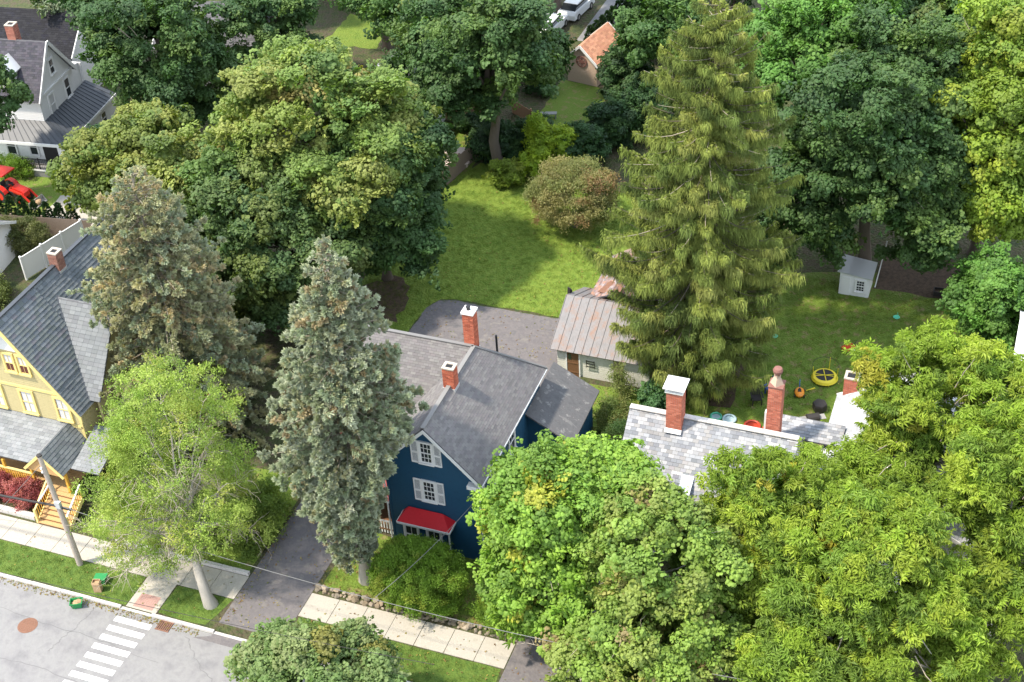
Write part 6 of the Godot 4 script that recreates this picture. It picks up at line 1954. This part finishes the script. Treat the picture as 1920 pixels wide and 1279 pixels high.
func build_yard_things() -> void:
	# red compact tractor with loader and canopy, facing right
	var t := thing("tractor", "red compact tractor with canopy and front loader", "tractor", Vector3(-42.0, 0, -24.2), deg_to_rad(-6))
	var R: Material = M.tractor_red
	for s in [-1, 1]:
		wheel(t, Vector3(-0.6, 0.6, s * 0.62), 0.6, 0.34, R)
		wheel(t, Vector3(1.05, 0.38, s * 0.55), 0.38, 0.24, R)
		var fd := S()
		for i in 7:
			var a := PI * (0.12 + 0.76 * i / 7.0)
			var b := PI * (0.12 + 0.76 * (i + 1) / 7.0)
			plate(fd, [Vector3(-0.6 + cos(a) * 0.7, 0.6 + sin(a) * 0.7, s * 0.42), Vector3(-0.6 + cos(b) * 0.7, 0.6 + sin(b) * 0.7, s * 0.42), Vector3(-0.6 + cos(b) * 0.7, 0.6 + sin(b) * 0.7, s * 0.82), Vector3(-0.6 + cos(a) * 0.7, 0.6 + sin(a) * 0.7, s * 0.82)], Vector3(0, 0.03, 0))
		put("fender", fd, R, t)
		var arm := S()
		bar(arm, Vector3(0.2, 1.15, s * 0.42), Vector3(1.4, 0.95, s * 0.42), 0.09, 0.14)
		bar(arm, Vector3(1.4, 0.95, s * 0.42), Vector3(2.1, 0.3, s * 0.42), 0.09, 0.14)
		put("loader_arm", arm, R, t)
		var po := S()
		bar(po, Vector3(-0.95, 0.9, s * 0.5), Vector3(-0.95, 2.25, s * 0.5), 0.06, 0.06)
		put("canopy_post", po, M.black_metal, t)
	var bd := S()
	box(bd, Vector3(0.05, 0.6, 0), Vector3(2.2, 0.35, 0.4))
	put("chassis", bd, M.charcoal, t)
	var hd := S()
	plate(hd, [Vector3(0.35, 0.75, -0.3), Vector3(1.5, 0.7, -0.26), Vector3(1.5, 1.05, -0.24), Vector3(1.3, 1.18, -0.26), Vector3(0.35, 1.32, -0.3)], Vector3(0, 0, 0.58))
	put("hood", hd, R, t)
	var se := S()
	box(se, Vector3(-0.55, 0.98, 0), Vector3(0.45, 0.12, 0.46))
	box(se, Vector3(-0.78, 1.22, 0), Vector3(0.1, 0.44, 0.46))
	put("seat", se, M.charcoal, t)
	var sw := S()
	tube(sw, [Vector3(0.3, 1.2, 0), Vector3(0.08, 1.42, 0)], [0.02, 0.02], 6)
	lathe(sw, Vector3(0.06, 1.42, 0), [Vector2(0.16, 0), Vector2(0.2, 0.02), Vector2(0.16, 0.04)], 14)
	put("steering_wheel", sw, M.charcoal, t)
	var cn := S()
	plate(cn, [Vector3(-1.25, 2.25, -0.68), Vector3(0.15, 2.32, -0.68), Vector3(0.15, 2.32, 0.68), Vector3(-1.25, 2.25, 0.68)], Vector3(0, 0.1, 0))
	put("canopy", cn, R, t)
	var bu := S()
	plate(bu, [Vector3(2.1, 0.1, -0.75), Vector3(2.55, 0.06, -0.75), Vector3(2.55, 0.06, 0.75), Vector3(2.1, 0.1, 0.75)], Vector3(0, 0.04, 0))
	plate(bu, [Vector3(2.08, 0.1, -0.75), Vector3(2.12, 0.55, -0.75), Vector3(2.12, 0.55, 0.75), Vector3(2.08, 0.1, 0.75)], Vector3(0.04, 0, 0))
	for s in [-0.75, 0.71]:
		plate(bu, [Vector3(2.12, 0.1, s), Vector3(2.55, 0.08, s), Vector3(2.14, 0.55, s)], Vector3(0, 0, 0.04))
	put("bucket", bu, M.steel, t)
	var ld := thing("paper_sack", "tan sack lying in the tractor's loader bucket", "sack", Vector3(-39.75, 0.14, -24.0))
	var lb := S()
	blob(lb, Vector3(0, 0.14, 0), Vector3(0.28, 0.17, 0.36), 6, 9, 0.1, Color.WHITE)
	put("sack_body", lb, M.paper_brown, ld)
	# yellow mini trampoline
	var tr := thing("trampoline", "small yellow rimmed trampoline with a handle frame on the shaded lawn", "trampoline", Vector3(19.35, 0, -20.2))
	var rg := S()
	for i in 24:
		var a := TAU * i / 24
		var b := TAU * (i + 1) / 24
		for q in [[0.72, 0.30, 0.56, 0.36], [0.80, 0.16, 0.72, 0.30]]:
			face(rg, [Vector3(cos(a) * q[0], q[1], sin(a) * q[0]), Vector3(cos(b) * q[0], q[1], sin(b) * q[0]), Vector3(cos(b) * q[2], q[3], sin(b) * q[2]), Vector3(cos(a) * q[2], q[3], sin(a) * q[2])], Vector3(cos(a), 1, sin(a)))
	put("rim_pad", rg, M.toy_yellow, tr)
	var mt := S()
	lathe(mt, Vector3(0, 0.33, 0), [Vector2(0.57, 0), Vector2(0.57, 0.012), Vector2(0, 0.006)], 24)
	put("mat", mt, M.charcoal, tr)
	for i in 6:
		var a := TAU * i / 6
		var s := S()
		tube(s, [Vector3(cos(a) * 0.7, 0, sin(a) * 0.7), Vector3(cos(a) * 0.7, 0.3, sin(a) * 0.7)], [0.025, 0.025], 6)
		put("leg", s, M.toy_yellow, tr)
	for a in [2.6, -1.4, 0.2]:
		var s := S()
		tube(s, [Vector3(cos(a) * 0.74, 0.3, sin(a) * 0.74), Vector3(cos(a) * 0.78, 1.15, sin(a) * 0.78)], [0.022, 0.022], 6)
		put("handle_post", s, M.toy_yellow, tr)
	var hb := S()
	var hp := []
	for i in 13:
		var a := 2.6 + (0.2 + TAU - 2.6) * i / 12.0
		hp.append(Vector3(cos(a) * 0.78, 1.12, sin(a) * 0.78))
	tube(hb, hp, taper(0.014, 0.014, 12), 6)
	put("hoop", hb, M.black_metal, tr)
	for q in [0.4, 1.9, 3.2]:
		var s := S()
		box(s, Vector3(0, 0.355, 0), Vector3(1.1, 0.012, 0.05), Basis(UP, q))
		put("strap", s, M.toy_yellow, tr)
	# orange ride-on toy
	var og := thing("ride_on_toy", "orange ride-on toy car lying on the grass", "toy car", Vector3(18.2, 0, -18.4), 0.2)
	var ob := S()
	blob(ob, Vector3(0, 0.16, 0), Vector3(0.3, 0.17, 0.46), 7, 14, 0.02, Color.WHITE)
	put("body", ob, M.toy_orange, og)
	var os := S()
	box(os, Vector3(0, 0.31, 0.02), Vector3(0.2, 0.06, 0.26))
	box(os, Vector3(0, 0.33, -0.14), Vector3(0.1, 0.05, 0.1))
	put("seat", os, M.charcoal, og)
	var oh := S()
	tube(oh, [Vector3(0, 0.25, -0.35), Vector3(0, 0.42, -0.62), Vector3(0.02, 0.5, -0.8)], [0.03, 0.025, 0.025], 6)
	put("push_handle", oh, M.toy_blue, og)
	for s in [-1, 1]:
		for z in [-0.28, 0.28]:
			var wl := node("wheel", og, Transform3D(Basis(Vector3(0, 0, 1), PI / 2), Vector3(s * 0.28, 0.09, z)))
			var q := S()
			lathe(q, Vector3(0, -0.03, 0), [Vector2(0, 0), Vector2(0.09, 0), Vector2(0.09, 0.06), Vector2(0, 0.06)], 12)
			put("tyre", q, M.rubber, wl)
	var st := thing("toy_bat", "yellow toy bat lying beside the orange ride-on toy", "toy bat", Vector3(18.75, 0.03, -19.0), 0.7)
	var sb := S()
	tube(sb, [Vector3(-0.3, 0.02, 0), Vector3(0, 0.02, 0), Vector3(0.28, 0.02, 0)], [0.02, 0.03, 0.05], 8)
	put("stick", sb, M.toy_yellow, st)
	# fire pit, chair, grill
	var fp := thing("fire_pit", "dark covered fire pit standing on the grass near the chimney", "fire pit", Vector3(19.6, 0, -17.3))
	var fb := S()
	lathe(fb, Vector3.ZERO, [Vector2(0.36, 0), Vector2(0.42, 0.1), Vector2(0.43, 0.42), Vector2(0.38, 0.5)], 6)
	put("bowl", fb, M.charcoal, fp)
	var fl := S()
	lathe(fl, Vector3(0, 0.5, 0), [Vector2(0.44, 0), Vector2(0.4, 0.06), Vector2(0.1, 0.1), Vector2(0, 0.1)], 6)
	put("cover", fl, M.burgundy if false else M.charcoal, fp)
	for q in [[15.95, -16.9, 0.4, "charcoal", "black garden chair left of the tall brick chimney", "garden_chair"], [16.6, -18.0, -0.5, "toy_blue", "blue garden chair behind the tall brick chimney's top", "garden_chair"]]:
		var c := thing(q[5], q[4], "chair", Vector3(q[0], 0, q[1]), q[2], "garden chairs")
		var m: Material = M[q[3]]
		var s1 := S()
		box(s1, Vector3(0, 0.4, 0), Vector3(0.56, 0.05, 0.54))
		put("seat", s1, m, c)
		var s2 := S()
		for i in 5:
			box(s2, Vector3(-0.22 + i * 0.11, 0.72, -0.3), Vector3(0.085, 0.66, 0.03), Basis(Vector3.RIGHT, -0.2))
		put("backrest", s2, m, c)
		for sx in [-1, 1]:
			for sz in [-1, 1]:
				var s3 := S()
				box(s3, Vector3(sx * 0.26, 0.2, sz * 0.24), Vector3(0.06, 0.4, 0.06))
				put("leg", s3, m, c)
			var s4 := S()
			box(s4, Vector3(sx * 0.32, 0.6, 0), Vector3(0.09, 0.03, 0.58))
			put("armrest", s4, m, c)
	var gr := thing("grill", "black gas grill with a grey shelf beside the hickory", "grill", Vector3(19.5, 0, -15.6), 0.5)
	var g1 := S()
	box(g1, Vector3(0, 0.42, 0), Vector3(0.7, 0.7, 0.5))
	put("cabinet", g1, M.charcoal, gr)
	var g2 := S()
	for i in 8:
		var a := PI * i / 8
		var b := PI * (i + 1) / 8
		plate(g2, [Vector3(-0.36, 0.78 + sin(a) * 0.26, cos(a) * 0.27), Vector3(-0.36, 0.78 + sin(b) * 0.26, cos(b) * 0.27), Vector3(-0.36, 0.78, 0)], Vector3(0.72, 0, 0))
	put("hood", g2, M.charcoal, gr)
	for s in [-1, 1]:
		var g3 := S()
		box(g3, Vector3(s * 0.55, 0.78, 0), Vector3(0.36, 0.04, 0.44))
		put("side_shelf", g3, M.steel, gr)
	var bx := thing("planter_box", "black open planter box at the soil bed's edge", "planter", Vector3(24.8, 0, -30.9), 0.1)
	for s in [-1, 1]:
		var q := S()
		box(q, Vector3(0, 0.18, s * 0.26), Vector3(0.9, 0.36, 0.05))
		put("side", q, M.charcoal, bx)
		var e := S()
		box(e, Vector3(s * 0.43, 0.18, 0), Vector3(0.05, 0.36, 0.47))
		put("end", e, M.charcoal, bx)
	var qs := S()
	box(qs, Vector3(0, 0.12, 0), Vector3(0.8, 0.2, 0.46))
	put("soil", qs, M.soil, bx)
	# small toys
	var rt := thing("toy_wagon", "small red toy wagon half hidden by the yellow green hickory", "toy wagon", Vector3(20.2, 0, -23.4), 0.9)
	var r1 := S()
	plate(r1, [Vector3(-0.35, 0.16, -0.2), Vector3(0.35, 0.16, -0.2), Vector3(0.35, 0.16, 0.2), Vector3(-0.35, 0.16, 0.2)], Vector3(0, 0.05, 0))
	for s in [-1, 1]:
		box(r1, Vector3(0, 0.27, s * 0.21), Vector3(0.74, 0.16, 0.03))
		box(r1, Vector3(s * 0.36, 0.27, 0), Vector3(0.03, 0.16, 0.39))
	put("tub", r1, M.toy_red, rt)
	for sx in [-1, 1]:
		for sz in [-1, 1]:
			wheel(rt, Vector3(sx * 0.26, 0.09, sz * 0.24), 0.09, 0.05, M.white_trim)
	var hn := S()
	tube(hn, [Vector3(0.38, 0.2, 0), Vector3(0.7, 0.55, 0)], [0.015, 0.015], 6)
	put("handle", hn, M.black_metal, rt)
	var gs := [[15.6, -23.5, "pale green toy dish on the lawn below the spruce's branches"], [22.5, -27.6, "tiny pale green toy dish in the middle of the right lawn"]]
	for q in gs:
		var d := thing("toy_dish", q[2], "toy", Vector3(q[0], 0.01, q[1]), 0.0, "green toy dishes")
		var s := S()
		lathe(s, Vector3.ZERO, [Vector2(0.14, 0), Vector2(0.22, 0.07), Vector2(0.2, 0.08), Vector2(0.1, 0.03), Vector2(0, 0.03)], 14)
		put("dish", s, M.toy_green, d)
		var s2 := S()
		tube(s2, [Vector3(0.1, 0.04, -0.1), Vector3(0.0, 0.1, -0.45)], [0.015, 0.015], 5)
		put("stick", s2, M.toy_green, d)
	var pools := [[14.0, -14.9, 0.36, "toy_green", "pale green paddling ring behind the grey shingled roof"], [14.8, -14.9, 0.42, "pale_blue", "pale blue paddling ring beside the green one"], [16.2, -14.7, 0.5, "toy_red", "red toy basin behind the grey shingled roof"], [17.2, -14.6, 0.42, "toy_red", "red toy basin closest to the tall chimney"]]
	for q in pools:
		var d := thing("paddling_ring", q[4], "toy", Vector3(q[0], 0, q[1]))
		var s := S()
		lathe(s, Vector3.ZERO, [Vector2(q[2] * 0.8, 0.0), Vector2(q[2], 0.06), Vector2(q[2], 0.14), Vector2(q[2] * 0.86, 0.19), Vector2(q[2] * 0.72, 0.13)], 18)
		put("ring", s, M[q[3]], d)
		var s2 := S()
		lathe(s2, Vector3.ZERO, [Vector2(q[2] * 0.76, 0.05), Vector2(0, 0.05)], 18)
		put("floor", s2, M.pale_blue if q[3] != "toy_red" else M.toy_red, d)
	var ball := thing("ball", "white ball on the lawn beside the hickory's left side", "ball", Vector3(21.2, 0, -19.0))
	var bs := S()
	blob(bs, Vector3(0, 0.11, 0), Vector3(0.11, 0.11, 0.11), 8, 12, 0.0, Color.WHITE)
	put("skin", bs, M.white_trim, ball)
	# stone table and stools in the small far yard
	var tb := thing("stone_table", "pale pinkish stone table in the small brown yard", "table", Vector3(-12.0, 0, -38.6), 0.12)
	for i in 2:
		var s := S()
		box(s, Vector3(-0.46 + i * 0.92, 0.72, 0), Vector3(0.9, 0.09, 0.95))
		put("top_slab", s, M.table_stone, tb)
		var l := S()
		box(l, Vector3(-0.6 + i * 1.2, 0.33, 0), Vector3(0.16, 0.68, 0.6))
		put("leg", l, M.table_stone, tb)
	for q in [[-12.1, -37.2, 0.5, 0.5, "round pale stone stool in front of the stone table"], [-10.95, -37.7, 0.36, 0.42, "small pale stone stool right of the stone table"]]:
		var s := thing("stone_stool", q[4], "stool", Vector3(q[0], 0, q[1]))
		var a := S()
		lathe(a, Vector3.ZERO, [Vector2(q[2] * 0.6, 0), Vector2(q[2] * 0.55, q[3] * 0.8)], 14)
		put("base", a, M.table_stone, s)
		var b := S()
		lathe(b, Vector3(0, q[3] * 0.8, 0), [Vector2(q[2] * 0.95, 0), Vector2(q[2], q[3] * 0.1), Vector2(q[2] * 0.92, q[3] * 0.2), Vector2(0, q[3] * 0.22)], 14)
		put("seat", b, M.table_stone, s)
	var bn := thing("garden_bench", "grey garden bench in deep shade below the peach shed", "bench", Vector3(-7.3, 0, -46.4), 0.3)
	for i in 3:
		var s := S()
		box(s, Vector3(0, 0.45, -0.15 + i * 0.15), Vector3(1.3, 0.04, 0.13))
		put("slat", s, M.grey_plastic, bn)
	for s in [-1, 1]:
		var l := S()
		box(l, Vector3(s * 0.55, 0.21, 0), Vector3(0.08, 0.43, 0.4))
		put("leg", l, M.grey_plastic, bn)
	# white car parked on the far lane
	var cars := [[-11.2, -65.2, 1.45, "white car parked left of the grey lane, its roof towards the shed"], [-12.2, -61.2, 1.5, "white car under the dark maple at the top"]]
	for q in cars:
		var c := thing("parked_car", q[3], "car", Vector3(q[0], 0, q[1]), q[2], "cars parked at the grey lane")
		var body := S()
		plate(body, [Vector3(-2.1, 0.3, -0.85), Vector3(2.1, 0.3, -0.85), Vector3(2.15, 0.7, -0.85), Vector3(1.2, 0.92, -0.85), Vector3(-1.9, 0.98, -0.85), Vector3(-2.15, 0.75, -0.85)], Vector3(0, 0, 1.7))
		put("body", body, M.car_white, c)
		var cab := S()
		plate(cab, [Vector3(-1.7, 0.95, -0.74), Vector3(1.05, 0.93, -0.74), Vector3(0.35, 1.42, -0.66), Vector3(-1.25, 1.42, -0.66)], Vector3(0, 0, 1.4))
		put("windows", cab, M.glass, c)
		var rf := S()
		box(rf, Vector3(-0.45, 1.45, 0.02), Vector3(1.5, 0.06, 1.3))
		put("roof", rf, M.car_white, c)
		for sx in [-1.3, 1.3]:
			for sz in [-0.8, 0.8]:
				wheel(c, Vector3(sx, 0.32, sz), 0.32, 0.2, M.steel)

func build_litter() -> void:
	# fallen leaves in the gutter, on paving and grass, and sealed cracks in the street
	var st := S()
	leaf(st, Vector3.ZERO, Vector3(0.9, 0.25, 0.3).normalized(), UP, 0.11, 0.075, 0.3)
	leaf(st, Vector3(0.05, 0.02, 0.04), Vector3(-0.4, 0.1, 0.9).normalized(), UP, 0.08, 0.05, 0.3)
	var me := st.commit()
	var tf := []
	var cols := PackedColorArray()
	# [x0, x1, z0, z1, y, count]
	for q in [[-26, -7, 8.82, 9.2, -0.12, 700], [-20, -8, 6.5, 8.5, 0.05, 50], [-6.2, -2.7, -4, 8, 0.02, 220], [-6.3, -5.8, -6, 8, 0.02, 160], [-2.5, 8.6, 4.9, 6.4, 0.035, 40], [-2.5, 8.6, 6.5, 8.5, 0.05, 160], [-20, -6.4, 4.9, 6.4, 0.035, 30], [-8, 4, -36, -21.6, 0.05, 420], [-6.6, 3.4, -21.3, -17, 0.016, 200], [11, 28, -30, -14, 0.05, 500], [-3, 8, 0.2, 4.4, 0.04, 500], [4, 10.6, -15.6, -11.6, 0.04, 160], [8.8, 12, 0, 8.6, 0.024, 160]]:
		for i in q[5]:
			var e := rng.randf()
			if q[0] == -26:
				e = e * e
			tf.append(Transform3D(Basis(UP, rng.randf() * TAU).rotated(rdir(), 0.4).scaled(Vector3.ONE * rng.randf_range(0.5, 1.1)), Vector3(rng.randf_range(q[0], q[1]), q[4], lerpf(q[2], q[3], e))))
			cols.append(jit([Color(0.30, 0.20, 0.07), Color(0.22, 0.12, 0.05), Color(0.38, 0.31, 0.08), Color(0.18, 0.2, 0.05)][rng.randi() % 4], 0.25))
	var o := many("leaf_litter", me, M.leaf, tf, cols, self)
	o.set_meta("label", "scattered fallen leaves in the gutter, on paving and grass")
	o.set_meta("category", "leaves")
	var street: Node = get_node("street")
	var cm := mat("tar", Color(0.15, 0.147, 0.15), 0.8)
	for q in [[Vector2(-26, 10.4), Vector2(-8, 10.9)], [Vector2(-19.5, 9.0), Vector2(-18.6, 16)], [Vector2(-13.2, 9.2), Vector2(-13.8, 12.4)], [Vector2(-18, 13.1), Vector2(-6, 13.6)], [Vector2(-7.6, 9.4), Vector2(-3.0, 13.0)]]:
		var cs := S()
		var n := 40
		var last: Vector2 = q[0]
		var wob := 0.0
		for i in range(1, n + 1):
			wob = clampf(wob + rng.randf_range(-0.09, 0.09), -0.4, 0.4)
			var nx: Vector2 = q[0].lerp(q[1], float(i) / n) + (q[1] - q[0]).orthogonal().normalized() * wob
			var sd := (nx - last).orthogonal().normalized() * rng.randf_range(0.008, 0.022)
			face(cs, [Vector3(last.x - sd.x, -0.1215, last.y - sd.y), Vector3(last.x + sd.x, -0.1215, last.y + sd.y), Vector3(nx.x + sd.x, -0.1215, nx.y + sd.y), Vector3(nx.x - sd.x, -0.1215, nx.y - sd.y)], UP)
			last = nx
		put("sealed_crack", cs, cm, street)

func build_grass() -> void:
	var st := S()
	for i in 26:
		var a := rng.randf() * TAU
		var r := sqrt(rng.randf()) * 0.17
		var p := Vector3(cos(a) * r, -0.005, sin(a) * r)
		var d := (UP + rdir() * 0.55).normalized()
		var l := rng.randf_range(0.03, 0.075)
		var s := d.cross(rdir()).normalized() * 0.007
		face(st, [p - s, p + s, p + d * l], s.cross(d))
	var me := st.commit()
	var fields := [
		["grass", "short mown grass of the back lawn", [Vector2(-11.9, -21.7), Vector2(-7.0, -16.6), Vector2(-6.5, -20.9), Vector2(-5.2, -21.35), Vector2(3.5, -21.45), Vector2(5, -25), Vector2(5, -37), Vector2(-10, -38.2), Vector2(-11.4, -34), Vector2(-12.8, -28)], 26.0, Color(0.13, 0.2, 0.019)],
		["grass", "grass of the shaded right lawn", [Vector2(11, -14.6), Vector2(21, -13), Vector2(29, -16), Vector2(30, -29.6), Vector2(23, -30.2), Vector2(16, -30.6), Vector2(11.4, -24)], 20.0, Color(0.13, 0.195, 0.02)],
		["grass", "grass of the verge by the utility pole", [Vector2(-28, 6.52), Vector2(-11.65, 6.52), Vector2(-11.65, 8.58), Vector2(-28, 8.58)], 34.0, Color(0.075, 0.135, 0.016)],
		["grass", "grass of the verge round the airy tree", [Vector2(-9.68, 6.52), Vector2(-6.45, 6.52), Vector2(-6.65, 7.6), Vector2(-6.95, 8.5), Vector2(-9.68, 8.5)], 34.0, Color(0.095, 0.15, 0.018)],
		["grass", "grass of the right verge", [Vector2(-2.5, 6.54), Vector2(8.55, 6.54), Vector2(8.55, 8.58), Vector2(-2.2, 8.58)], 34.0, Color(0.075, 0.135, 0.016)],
		["grass", "rough grass of the yards near the houses", [Vector2(-2.3, 0.3), Vector2(8.4, 0.3), Vector2(8.4, 4.3), Vector2(-2.3, 4.3)], 18.0, Color(0.14, 0.18, 0.03)],
		["grass", "rough grass between the lean-to and the garage", [Vector2(7.7, -6), Vector2(10.9, -6), Vector2(10.6, -15.8), Vector2(7.7, -15.8)], 20.0, Color(0.14, 0.18, 0.03)],
		["grass", "brownish grass of the small far yard", [Vector2(-17, -43.4), Vector2(-10.6, -43), Vector2(-10.6, -36.4), Vector2(-17, -36.4)], 16.0, Color(0.13, 0.13, 0.035)],
	]
	var ns := FastNoiseLite.new()
	ns.seed = 5
	ns.frequency = 0.35
	for f in fields:
		var poly := PackedVector2Array(f[2])
		var lo := poly[0]
		var hi := poly[0]
		for v in poly:
			lo = lo.min(v)
			hi = hi.max(v)
		var n := int((hi.x - lo.x) * (hi.y - lo.y) * f[3])
		var tf := []
		var cols := PackedColorArray()
		for i in n:
			var p := Vector2(rng.randf_range(lo.x, hi.x), rng.randf_range(lo.y, hi.y))
			if not Geometry2D.is_point_in_polygon(p, poly):
				continue
			var v := ns.get_noise_2d(p.x, p.y)
			var c: Color = f[4]
			c = c.lerp(Color(0.17, 0.16, 0.05), clampf(v * 0.6, 0, 0.35)) if v > 0 else c.lerp(Color(0.08, 0.15, 0.014), clampf(-v * 0.6, 0, 0.35))
			if f[1].contains("mown"):
				var lane := sin((p.x * 0.8 + p.y * 0.6) * 5.2)
				c = c.lerp(Color(0.17, 0.23, 0.03), 0.16 + 0.16 * lane)
			tf.append(Transform3D(Basis(UP, rng.randf() * TAU).scaled(Vector3(1, rng.randf_range(0.7, 1.3), 1)), Vector3(p.x, 0.012, p.y)))
			cols.append(jit(c, 0.09))
		var o := many(numbered(f[0]), me, M.leaf, tf, cols, self)
		o.set_meta("kind", "stuff")
		o.set_meta("label", f[1])
		o.set_meta("category", "grass")
